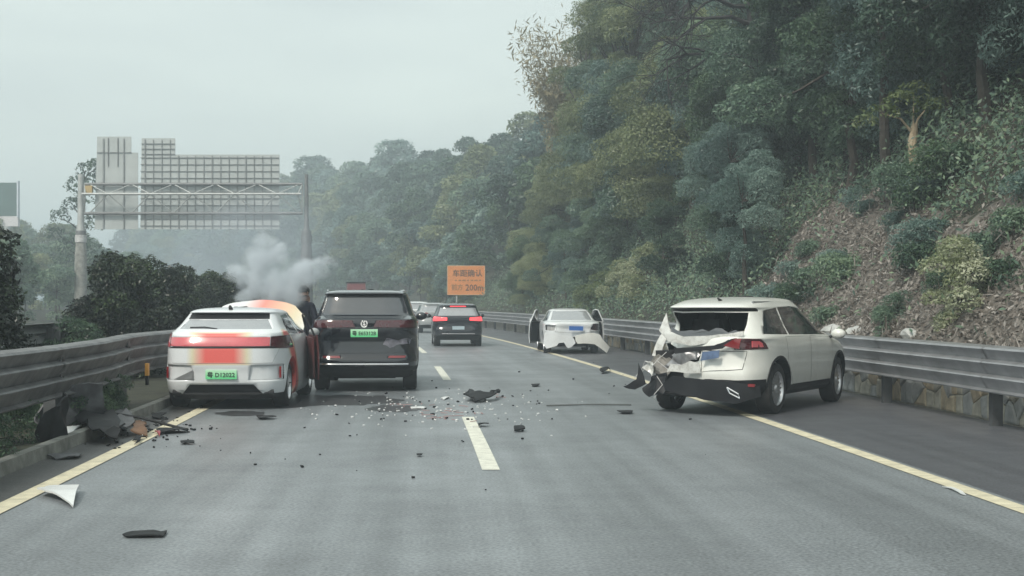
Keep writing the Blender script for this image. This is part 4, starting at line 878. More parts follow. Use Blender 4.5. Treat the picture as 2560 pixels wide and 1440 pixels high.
# ------------------------------------------------------------------ white saloon with both front doors open
wh = dict(r=.325, track=.775, yr=-1.35, yf=1.36, w=.11)
K = [(.20, -1.98, 1.95, .78, 6), (.30, -2.18, 2.1, .87, 7), (.42, -2.27, 2.2, .90, 7), (.58, -2.31, 2.25, .91, 7), (.72, -2.33, 2.25, .912, 7), (.84, -2.33, 2.0, .91, 6.5), (.93, -2.31, 1.6, .90, 6.5), (.985, -2.22, 1.25, .88, 6), (1.01, -2.05, 1.1, .85, 5.5), (1.035, -1.80, 1.0, .81, 5), (1.10, -1.66, .88, .765, 5), (1.22, -1.40, .62, .70, 5), (1.32, -1.17, .40, .645, 5), (1.375, -.98, .22, .58, 4.5), (1.40, -.78, .05, .50, 4), (1.415, -.5, -.1, .3, 3.5), (1.42, -.35, -.2, .1, 3)]
car = Car('sedan', K, (1.80, 44.6, 0), math.atan(.055), WHITE, wh); tag(car.root, 'white sedan with smashed tail, hanging bumper and both front doors open on the shoulder', 'car')
car.panel('rear_window', [(-.66, 1.055), (.66, 1.055), (.54, 1.34), (-.54, 1.34)], 'rear', GLASS_L, -.006, PLASTIC)
car.panel('tail_lamp', [[(.52, .74), (.90, .74), (.90, .93), (.62, .94)]], 'rear', LAMP_DK, -.02, PLASTIC)
car.panel('lamp_socket', [[(-.86, .74), (-.60, .72), (-.55, .90), (-.86, .90)]], 'rear', mat('lamp_housing', (.45, .45, .45), .5, var=.3), -.05, PLASTIC)
car.panel('boot_lid', [[(-.56, .66), (.50, .66), (.60, .95), (-.52, .95)]], 'rear', WHITE, .003, DARKIN, gap=.008)
car.panel('bumper_gap', [[(-.78, .12), (.86, .12), (.86, .56), (-.78, .50)]], 'rear', DARKIN, -.10, DARKIN)
for sx, vw in ((1, 'right'), (-1, 'left')):
    car.panel('side_window', [[(-1.45, 1.03), (-.22, 1.0), (-.22, 1.34), (-1.0, 1.33)]], vw, GLASS_M, -.005, PLASTIC)
    car.panel('door_opening', [[(-.18, .30), (.92, .30), (.92, .96), (.28, 1.34), (-.18, 1.36)]], vw, DARKIN, -.06, DARKIN)
car.panel('windscreen', [[(-.72, 1.02), (.72, 1.02), (.56, 1.36), (-.56, 1.36)]], 'front', GLASS, -.005, PLASTIC)
car.wheels(10)
car.plate(.08, .80, PLATE_B, None, INK_W, tilt=.15, roll=.03, off=.03)
pl = car.root.children[-1]
for k in range(6): mb = MB(); mb.box((-.15 + k * .06, -.009, .0), (.032, .004, .07 + .015 * (k % 2))); mb.build('plate_mark', INK_W, pl)
def dent2(c):
    if c.y < -1.6 and c.z < 1.05:
        t = min(1, (-1.6 - c.y) / .6) * min(1, max(0, (1.05 - c.z) / .25)); c.y += .07 * t + .10 * t * noise.noise(c * 2.3 + Vector((2, 0, 0))); c += noise.noise_vector(c * 5) * .035 * t
    return c
car.finish(dent2, ang=22)
B = lambda u, v: Vector((u, -2.30 + .10 * (u / .9) ** 4 + .02 * math.sin(u * 6 + v * 4), v))
sheet_part('bumper_skin', car.root, WHITE, [(-.93, .32), (-.90, .66), (-.60, .67), (-.42, .60), (-.05, .56), (.02, .46), (.06, .34), (-.06, .22), (-.16, .18), (-.22, .22), (-.30, .36), (-.46, .34), (-.52, .25), (-.84, .16)], B, .01, 3, .018, 3, 1)
sheet_part('bumper_skin', car.root, WHITE2, [(.06, .42), (.04, .58), (.30, .63), (.62, .66), (.84, .60), (.93, .44), (1.18, .20), (1.06, .02), (.82, .20), (.66, .30), (.30, .33), (.12, .32)], lambda u, v: B(u, v) + Vector((0, -.05 - max(0, u - .6) * .15, 0)), .01, 3, .015, 3, 2)
mb = MB(); mb.tube([(-.62, -2.05, .22), (.5, -2.05, .22)], .03, 6); car.part(mb, 'bumper_beam', GALV)
mb = MB(); mb.box((0, -1.5, .27), (1.0, 1.1, .10)); mb.tube([(.45, -2.12, .2), (.45, -1.7, .2)], .05, 8); car.part(mb, 'undertray', DARKIN)
for sx in (-1, 1):
    dr = empty('front_door', (sx * .875, .92, 0), sx * rad(17)); dr.parent = car.root
    bow = lambda u, v: Vector((sx * (.05 * math.sin(min(1, v / .98) * 3) - max(0, v - .95) * .38), u, v))
    sheet_part('door_skin', dr, WHITE, [(-1.06, .28), (-.02, .26), (0, .93), (-.06, .99), (-1.10, .99)], bow, .02, 3)
    sheet_part('door_trim', dr, PLASTIC, [(-1.02, .33), (-.06, .31), (-.04, .90), (-.1, .97), (-1.06, .97)], lambda u, v: bow(u, v) - Vector((sx * .06, 0, 0)), .03, 3)
    sheet_part('door_glass', dr, GLASS, [(-.12, .99), (-.62, 1.33), (-1.02, 1.36), (-1.10, .99)], bow, .008, 2)
    mb = MB(); mb.tube([bow(u, v) for u, v in ((-.04, .98), (-.35, 1.21), (-.62, 1.345), (-.85, 1.375), (-1.04, 1.36), (-1.12, .98))], .02, 6); mb.build('window_frame', WHITE, dr)
    mb = MB(); mb.box((sx * .14, -.16, 1.0), (.20, .09, .13)); mb.build('side_mirror', WHITE, dr)

# ------------------------------------------------------------------ wrecked white SUV slewed across the shoulder
wh = dict(r=.365, track=.80, yr=-1.40, yf=1.40, w=.12)
K = [(.25, -2.05, 2.0, .82, 6), (.34, -2.22, 2.15, .90, 5.4), (.46, -2.30, 2.24, .925, 5.6), (.58, -2.31, 2.28, .932, 5.6), (.72, -2.28, 2.28, .935, 5.4), (.86, -2.27, 2.2, .935, 5.2), (.96, -2.27, 2.0, .93, 5.2), (1.04, -2.26, 1.65, .92, 5.2), (1.10, -2.24, 1.28, .905, 6), (1.16, -2.17, 1.10, .87, 5), (1.28, -2.05, .88, .805, 5), (1.42, -1.93, .62, .745, 5), (1.50, -1.90, .46, .71, 5), (1.535, -1.97, .40, .70, 5), (1.585, -1.82, .34, .66, 4.8), (1.64, -1.45, .15, .62, 5), (1.675, -1.0, -.1, .44, 4), (1.69, -.7, -.3, .12, 3)]
car = Car('suv', K, (3.785, 21.11, 0), rad(-31), WHITE2, wh); tag(car.root, 'ivory-white SUV with torn-open rear corner slewed nose-first against the right guardrail', 'car')
# broken rear window: only the frame and the dark cabin behind
F = car.pick([[(-.72, 1.17), (.62, 1.17), (.60, 1.46), (-.62, 1.46)]], 'rear'); bmesh.ops.delete(car.bm, geom=F, context='FACES')
car.panel('spoiler_underside', [[(-.70, 1.475), (.68, 1.475), (.66, 1.525), (-.68, 1.525)]], 'rear', PLASTIC, -.01, PLASTIC)
car.panel('tail_lamp', [[(-2.30, .94), (-1.78, .95), (-1.86, 1.03), (-1.98, 1.09), (-2.30, 1.10)]], 'right', LAMP_DK, .008, PLASTIC, extra=lambda c: c.x > .55)
mb = MB(); mb.prism([(-2.12, .975), (-1.93, .975), (-1.95, 1.03), (-2.02, 1.06), (-2.12, 1.065)], .0, .012, lambda u, v, h: car.side(u, v, 1, .008 + h)); car.part(mb, 'lamp_lens', LAMP_PINK)
tgf = car.pick([[(-.90, .74), (-.02, .78), (.02, .93), (-.90, 1.02)]], 'rear'); bmesh.ops.delete(car.bm, geom=tgf, context='FACES')     # the gash
tgf = car.pick([[(-1.0, .2), (-.46, .2), (-.42, .66), (-1.0, .72)]], 'rear'); bmesh.ops.delete(car.bm, geom=tgf, context='FACES')
tgf = car.pick([[(-2.4, .2), (-1.82, .2), (-1.74, .70), (-1.86, .98), (-2.4, .98)]], 'left'); bmesh.ops.delete(car.bm, geom=tgf, context='FACES')
car.panel('lower_tailgate', [[(.03, .62), (.66, .66), (.70, .92), (.03, .93)]], 'rear', WHITE2, .004, DARKIN, gap=.010)
sv = car.side
for y0, y1 in (((-1.80), None),):
    car.panel('side_window', [[(-1.80, 1.155), (-.93, 1.135), (-.93, 1.53), (-1.46, 1.49)]], 'right', GLASS, -.006, PLASTIC); car.panel('side_window', [[(-.90, 1.135), (1.02, 1.10), (.36, 1.50), (-.30, 1.55), (-.90, 1.535)]], 'right', GLASS, -.006, PLASTIC)
    car.panel('side_window', [[(-1.80, 1.155), (1.02, 1.10), (.36, 1.47), (-1.46, 1.48)]], 'left', GLASS, -.006, PLASTIC)
car.panel('rear_door', [[(-1.05, .74), (-.82, .40), (-.06, .40), (-.06, 1.10), (-1.10, 1.11)]], 'right', WHITE2, .001, DARKIN, gap=.005)
car.panel('front_door', [[(-.03, .40), (.90, .40), (1.00, .70), (1.02, 1.06), (-.03, 1.10)]], 'right', WHITE2, .001, DARKIN, gap=.005)
car.band(.2, .40, 1); car.band(.40, .52, 1, extra=lambda c: c.y < -1.9)
car.panel('windscreen', [[(-.74, 1.14), (.74, 1.14), (.6, 1.5), (-.6, 1.5)]], 'front', GLASS, -.005, PLASTIC)
for yy in (-1.40, 1.40):                                     # black arch cladding
    mb = MB(); q = []
    for k in range(15):
        a = math.pi * (k / 14) ; q.append((yy + math.cos(a) * .455, .385 + math.sin(a) * .455))
    for (u0, v0), (u1, v1) in zip(q[:-1], q[1:]):
        cu, cv = yy, .385; P0 = [(u0, v0), (u1, v1), (cu + (u1 - cu) * .925, cv + (v1 - cv) * .925), (cu + (u0 - cu) * .925, cv + (v0 - cv) * .925)]
        o4 = [sv(u, v, 1) for u, v in P0[:2]]; xx = [max(.84, p.x) for p in o4]
        mb.add([Vector((xx[0] + .014, u0, v0)), Vector((xx[1] + .014, u1, v1)), Vector((xx[1] + .02, *P0[2])), Vector((xx[0] + .02, *P0[3])), Vector((.78, *P0[3])), Vector((.78, *P0[2])), Vector((xx[1] - .02, u1, v1)), Vector((xx[0] - .02, u0, v0))], [(0, 1, 2, 3), (3, 2, 5, 4), (0, 7, 6, 1)])
    car.part(mb, 'arch_cladding', PLASTIC)
mb = MB(); mb.tube([sv(y, 1.575, 1) + Vector((-.04, 0, .035)) for y in np.linspace(-1.6, .2, 9)], .016, 6); car.part(mb, 'roof_rail', GALV)
mb = MB(); mb.box((0, -.1, .75), (1.5, 3.2, .5)); car.part(mb, 'cabin_interior', DARKIN, smooth=False)
for x in (-.42, .42): mb = MB(); mb.box((x, -.85, 1.10), (.52, .2, .5), taper=.8); mb.box((x, -.85, 1.42), (.26, .12, .17)); car.part(mb, 'seat_back', mat('seat_cloth', (.07, .07, .08), .8, var=.3))
mb = MB(); mb.box((0, -1.55, .32), (1.2, 1.0, .14)); mb.tube([(-.5, -1.9, .30), (.4, -2.0, .28)], .06, 8); car.part(mb, 'underbody', DARKIN)
mb = MB(); mb.tube([(.05, -1.45, 1.615), (.06, -1.62, 1.665)], [.03, .012], 6); car.part(mb, 'antenna', PLASTIC)
car.mirrors(.98, 1.06, WHITE2, sides=(1,)); car.wheels(20, steer=rad(4))
bmesh.ops.subdivide_edges(car.bm, edges=[e for e in car.bm.edges if e.verts[0].co.y < -1.5 and e.verts[1].co.y < -1.5 and e.verts[0].co.x < .75 and e.calc_length() > .05], cuts=1, use_grid_fill=True)
def wreck(c):
    if c.y < -1.1 and c.z > .3:
        back = min(1, (-1.1 - c.y) / 1.0); left = 1 / (1 + math.exp((c.x + .30) * 5.5)); low = 1 - smooth(1.25, 1.56, c.z); t = back * low
        c.y += t * (.52 * left + .05); c.x += .10 * left * t; n_ = noise.noise_vector(c * 4.2 + Vector((5, 1, 0))); n2 = noise.noise_vector(c * 10)
        k = t * (.06 + .7 * left); c += n_ * .13 * k + n2 * .045 * k; c.z -= .05 * left * t
    return c
car.finish(wreck, ang=27)
rt = car.root
SCUFF = paint('paint_scuffed', (0.68, 0.69, 0.67), rough=.2, dirt=.9, coat=1)
for nd in SCUFF.node_tree.nodes:
    if nd.type == 'TEX_NOISE': nd.inputs['Scale'].default_value = 11
# hanging pieces of the torn corner
sheet_part('bumper_cover', rt, PLASTIC, [(-.52, .44), (-.36, .55), (.1, .53), (.55, .50), (.93, .46), (.95, .30), (.6, .20), (.1, .24), (-.25, .30), (-.48, .34)], lambda u, v: Vector((u, -2.36 + .14 * (u / .93) ** 4 + .22 * max(0, -u - .2), v)), .014, 3, .025, 3.2, 2)
sheet_part('bumper_end', rt, PLASTIC, [(-.98, .36), (-.80, .52), (-.58, .58), (-.50, .42), (-.62, .26), (-.86, .24)], lambda u, v: Vector((u, -2.02 - .25 * (u + .9), v)), .014, 2, .09, 5, 6, ang=12)
sheet_part('torn_panel', rt, SCUFF, [(-.86, .78), (-.78, .86), (-.72, 1.04), (-.75, 1.22), (-.82, 1.16), (-.92, .98), (-.95, .80)], lambda u, v: Vector((u, -1.62 - .2 * (1.3 - v), v)), .010, 3, .05, 4, 3, ang=20)
sheet_part('torn_panel', rt, SCUFF, [(-.62, 1.44), (-.70, 1.2), (-.52, 1.04), (-.2, .99), (.3, 1.03), (.66, 1.12), (.66, 1.19), (.2, 1.13), (-.26, 1.11), (-.50, 1.18)], lambda u, v: Vector((u, -2.16 + .20 * max(0, -u) + .30 * max(0, v - 1.15), v)), .012, 3, .022, 4, 4, ang=30)
sheet_part('torn_panel', rt, SCUFF, [(-.50, .60), (.05, .60), (.04, .74), (-.1, .77), (-.28, .70), (-.44, .72)], lambda u, v: Vector((u, -2.24 + .2 * max(0, -u), v)), .010, 3, .02, 4, 5, ang=30)
sheet_part('torn_panel', rt, SCUFF, [(-.98, .62), (-.90, .76), (-.80, .70), (-.84, .56)], lambda u, v: Vector((u, -1.95, v)), .010, 2, .08, 8, 11, ang=24)
sheet_part('number_plate', rt, mat('plate_blue_dull', (.10, .15, .26), .45, var=.3, scale=9), [(.06, .78), (.36, .83), (.38, .93), (.10, .90)], lambda u, v: Vector((u, -2.305 + .02 * math.sin(u * 14), v)), .008, 2, .02, 6, 1)
sheet_part('tailgate_lamp', rt, LAMP_OFF, [(.42, .985), (.66, .96), (.68, 1.10), (.60, 1.11)], lambda u, v: Vector((u, -2.30, v)), .02, 2, .012, 6, 1)
sheet_part('dark_gap_trim', rt, PLASTIC, [(-.30, .88), (.40, .96), (.60, 1.10), (.50, 1.08), (.30, 1.0), (-.34, .95)], lambda u, v: Vector((u, -2.295, v)), .012, 2, .02, 6, 2)
sheet_part('crumpled_metal', rt, STEEL, [(-.70, .66), (-.40, .68), (-.06, .82), (.02, .90), (-.2, .92), (-.5, .86)], lambda u, v: Vector((u, -2.05 + .26 * max(0, -u), v)), .01, 3, .08, 7, 8, ang=24)
sheet_part('inner_fender', rt, mat('fender_grey', (.20, .19, .175), .7, var=.5), [(-.92, .56), (-.62, .56), (-.46, .68), (-.60, .82), (-.80, .78), (-.94, .68)], lambda u, v: Vector((u, -1.86, v)), .014, 2, .12, 6, 9, ang=10)
sheet_part('hanging_trim', rt, PLASTIC, [(-1.08, .32), (-.90, .42), (-.94, .52), (-1.02, .70), (-1.05, .48), (-1.28, .36)], lambda u, v: Vector((u, -2.02, v)), .012, 2, .03, 6, 6, ang=12)
r8 = np.random.default_rng(12); jag = [(-.60, 1.17)] + [(-.58 + k * .1, 1.18 + r8.uniform(0, .07)) for k in range(13)] + [(.64, 1.17)]
sheet_part('broken_glass', rt, GLASS_M, [(.62, 1.14), (-.58, 1.10)] + jag, lambda u, v: Vector((u, -2.12 + .14 * max(0, -u) + .30 * max(0, v - 1.15), v)), .006, 1, .01, 9, 4)
mb = MB(); mb.box((-.45, -1.55, .62), (.8, .5, .55)); mb.build('wheel_house', DARKIN, rt)
mb = MB()
for k in range(9):
    r9 = np.random.default_rng(k + 50); a = Vector((-.92 + r9.uniform(-.1, .35), -1.9 + r9.uniform(-.2, .2), .95 - .07 * k)); mb.tube([a, a + Vector((r9.uniform(-.15, .1), r9.uniform(-.2, .05), -.12)), a + Vector((r9.uniform(-.2, .2), r9.uniform(-.2, .05), -.26))], .0055, 5)
mb.build('torn_wiring', mat('wire_pale', (.5, .5, .5), .5), rt)
mb = MB(); q = [(.50, .42), (.66, .33), (.68, .27), (.54, .34)]; C3 = [Vector((u, -2.375 + .14 * (u / .93) ** 4, v)) for u, v in q]; mb.tube(C3 + [C3[0]], .012, 6); mb.build('exhaust_trim', CHROME, rt)
mb = MB(); mb.box((.84, -2.30, .455), (.10, .03, .04)); mb.build('reflector', LAMP_OFF, rt)

# ------------------------------------------------------------------ vehicles mostly hidden
RED = paint('paint_red', (.16, .03, .035), dirt=.3); root = empty('van', px(892, 757, 78) - Vector((0, 0, 1.6)), rhead(78)); tag(root, 'red high-roofed van whose top shows over the black SUV', 'van')
mb = MB(); mb.box((0, 2.2, 1.25), (1.75, 4.4, 1.7), taper=.9); mb.build('body', RED, root); mb = MB(); mb.box((0, 1.6, 2.42), (1.12, 1.9, .64), taper=.92); o = mb.build('roof_box', RED, root); mb = MB(); mb.box((0, 1.6, 2.78), (1.10, 1.8, .09)); mb.build('lid', PLASTIC, o)
mb = MB(); mb.box((0, .10, 1.6), (1.4, .06, .6)); mb.build('rear_window', GLASS, root)
for sx in (-1, 1):
    mb = MB(); mb.box((sx * .78, -.02, 1.0), (.12, .05, .4)); mb.build('tail_lamp', LAMP_OFF, root)
    for y in (.8, 3.6): mb = MB(); mb.lathe([(.34, -.1), (.34, .1), (.2, .1), (.2, -.1)], 20, 'X', c=(sx * .78, y, .34)); mb.build('wheel', RUBBER, root)
root = empty('lorry', px(588, 757, 88) - Vector((0, 0, 1.6)), rhead(88)); tag(root, 'grey lorry with orange-red roof edge passing behind the median shrubs', 'lorry')
mb = MB(); mb.box((0, 0, 1.55), (2.0, 1.8, 2.5), taper=.93); mb.build('cab', paint('paint_grey', (.16, .17, .18)), root); mb = MB(); mb.box((0, .2, 3.0), (1.5, 1.2, .34), taper=.85); mb.build('roof_fairing', paint('paint_orange', (.62, .13, .07)), root)
mb = MB(); mb.box((0, 4.4, 1.7), (2.1, 6.2, 2.0)); mb.build('load_box', paint('paint_grey2', (.16, .17, .18)), root); mb = MB(); mb.box((0, -.93, 2.0), (1.7, .06, .8)); mb.build('windscreen', GLASS, root)
for sx in (-1, 1):
    for y in (0, 5.5, 6.6): mb = MB(); mb.lathe([(.48, -.13), (.48, .13), (.28, .13), (.28, -.13)], 20, 'X', c=(sx * .85, y, .48)); mb.build('wheel', RUBBER, root)
# ================================================================== ROADSIDE OBJECTS
ALU = mat('sign_back_aluminium', (.42, .45, .45), .55, metal=.15, var=.12, scale=.8); ALU_D = mat('sign_rib', (.23, .245, .25), .6, metal=.3, var=.25); PALE_ST = mat('gantry_steel', (.40, .415, .41), .55, metal=.25, var=.2, scale=1.5); DARK_ST = mat('gantry_dark_steel', (.17, .175, .18), .6, metal=.3, var=.3)
D = 95.0
gan = empty('sign_gantry', px(202, 757, D) - Vector((0, 0, 1.6))); tag(gan, 'tall steel gantry carrying large road signs seen from behind over the opposite road', 'sign gantry'); GO = gan.location.copy()
def G(x, y, dy=0.0): return px(x, y, D) + Vector((0, dy, 0)) - GO
for x in (202, 766):
    b = G(x, 757); b.z = -.1
    mb = MB(); mb.tube([b, Vector((b.x, b.y, G(x, 640).z)), G(x, 606)], [.48, .42, .34], 12); mb.build('column_base', CONC if x < 400 else DARK_ST, gan, True)
    mb = MB(); mb.tube([G(x, 606), G(x, 588)], .40, 12); mb.build('column_collar', mat('collar_pale', (.5, .5, .5), .7, var=.3) if x < 400 else DARK_ST, gan, True)
    mb = MB(); mb.tube([G(x, 588), G(x, 577)], .36, 12); mb.build('flange', DARK_ST, gan, True)
    mb = MB(); mb.tube([G(x, 578), G(x, 560), G(x, 436)], [.34, .24, .20] if x < 400 else [.26, .16, .13], 12); mb.build('column', PALE_ST if x < 400 else DARK_ST, gan, True)
for y, dy, m, r in ((461, -.15, DARK_ST, .105), (487, -.75, PALE_ST, .085), (534, -.15, DARK_ST, .105)):
    mb = MB(); mb.tube([G(213, y, dy), G(757, y, dy)], r, 8); mb.build('chord', m, gan, True)
xs = np.linspace(225, 750, 11)
for i in range(10):
    for y0, d0, y1, d1 in ((461, -.15, 487, -.75), (534, -.15, 487, -.75)):
        a, b = (xs[i], xs[i + 1]) if i % 2 == 0 else (xs[i + 1], xs[i])
        mb = MB(); mb.tube([G(a, y0, d0), G(b, y1, d1)], .04, 6); mb.build('brace', PALE_ST, gan)
for x in (213, 757):
    mb = MB(); mb.tube([G(x, 461, -.15), G(x + (8 if x < 400 else -8), 487, -.75), G(x, 534, -.15), G(x, 461, -.15)], .05, 6); mb.build('end_frame', PALE_ST, gan)
def board(poly, name='sign_board'):
    mb = MB(); mb.prism([(p.x, p.z) for p in (G(*q) for q in poly)], .10, .16, lambda u, v, h: Vector((u, h, v))); return mb.build(name, ALU, gan)
A = board([(235, 573), (344, 573), (344, 381), (327, 381), (327, 341), (242, 341)]); B_ = board([(350, 573), (698, 573), (698, 386), (437, 386), (437, 345), (353, 345)])
def rib(par, x0, y0, x1, y1, r=.035, m=None):
    a, b = G(x0, y0, .06), G(x1, y1, .06); d = b - a; mb = MB(); mb.box((a + b) / 2, (abs(d.x) + r, .07, abs(d.z) + r)); mb.build('rib', m or ALU_D, par)
for x in (258, 309): rib(A, x, 348, x, 572, .09)
for x in (270, 294): rib(A, x, 346, x, 415, .05, DARK_ST)
rib(A, 242, 381, 327, 381)
for k, x in enumerate(range(362, 698, 21)): rib(B_, x, 350 if x < 437 else 390, x, 571, .08 if k % 4 == 0 else .035)
for y in range(359, 386, 13): rib(B_, 354, y, 436, y)
for y in range(394, 573, 17): rib(B_, 351, y, 697, y)
# amber lamp on the truss
mb = MB(); mb.box(G(226, 475, -.3), (.5, .3, .55)); mb.build('amber_lamp', mat('amber_panel', (.42, .30, .12), .5, var=.3), gan)

# orange distance sign at the right of the bend
D = 98.0; sg = empty('road_sign', px(1150, 757, D) - Vector((0, 0, 1.6)), 0); tag(sg, 'orange roadside sign about following distance on a grey post at the bend', 'sign'); GO = sg.location.copy()
ORANGE = mat('sign_orange', (.66, .24, .065), .5, var=.12, scale=1.2); SINK = mat('sign_ink', (.10, .055, .03), .6); SINK2 = mat('sign_ink_faded', (.30, .15, .05), .6)
mb = MB(); mb.tube([Vector((0, 0, -.2)) + Vector((G(1142, 757).x, 0, 0)), Vector((G(1142, 757).x, 0, G(1142, 672).z))], .07, 8); mb.build('post', PALE_ST, sg, True)
a, b = G(1119, 737), G(1212, 665); mb = MB(); mb.box(((a.x + b.x) / 2, -.12, (a.z + b.z) / 2), (b.x - a.x, .05, b.z - a.z)); bd = mb.build('sign_board', ORANGE, sg)
mb = MB()
for (x0, y0, x1, y1) in ((1119, 737, 1212, 737), (1119, 665, 1212, 665), (1119, 737, 1119, 665), (1212, 737, 1212, 665)): mb.tube([G(x0, y0, -.13), G(x1, y1, -.13)], .025, 5)
mb.build('board_edge', mat('sign_edge', (.62, .42, .26), .5), bd)
def sgt(txt, x, y, w_, h_, m): text(txt, .3, m, bd, Matrix.Translation(G(x, y, -.16)) @ Matrix.Rotation(rad(90), 4, 'X'), 'lettering', (w_ * D / F_PX, h_ * D / F_PX))
sgt('车距确认', 1169, 683, 74, 18, SINK); sgt('前方', 1143, 718, 28, 16, SINK2); sgt('200m', 1186, 719, 44, 16, SINK)
for k in range(7): mb = MB(); mb.box(G(1140 + k * 10, 701, -.155), (.14 + .05 * (k % 3), .012, .10)); mb.build('small_mark', SINK2, bd)
place_tree('shrub', variant(SB, L_MID), R(95.5, 9.3, hill_z(95.5, 9.3) - .3), 'leafy shrub just beside the edge of the orange sign', 'shrub', None, 2, 1.0)

# far billboard
D = 170.0; bb = empty('billboard', px(18, 757, D) - Vector((0, 0, 1.6))); tag(bb, 'dark green billboard on a white base rising beyond the trees', 'billboard'); GO = bb.location.copy()
mb = MB(); a, b = G(-20, 540), G(46, 457); mb.box(((a.x + b.x) / 2, 0, (a.z + b.z) / 2), (b.x - a.x, .5, b.z - a.z)); mb.build('panel', mat('billboard_green', (.05, .10, .09), .6, var=.4, scale=.25), bb)
mb = MB(); a, b = G(-20, 566), G(47, 541); mb.box(((a.x + b.x) / 2, 0, (a.z + b.z) / 2), (b.x - a.x, .6, b.z - a.z)); mb.build('lower_board', mat('billboard_white', (.62, .60, .62), .6, var=.1), bb)
mb = MB(); mb.tube([Vector((0, 0, -.5)), Vector((0, 0, a.z))], .4, 10); mb.build('post', PALE_ST, bb)
mb = MB(); mb.box(G(46.5, 498, -.1), (.15, .7, 4.6)); mb.build('edge_trim', mat('billboard_edge', (.6, .65, .72), .5), bb)

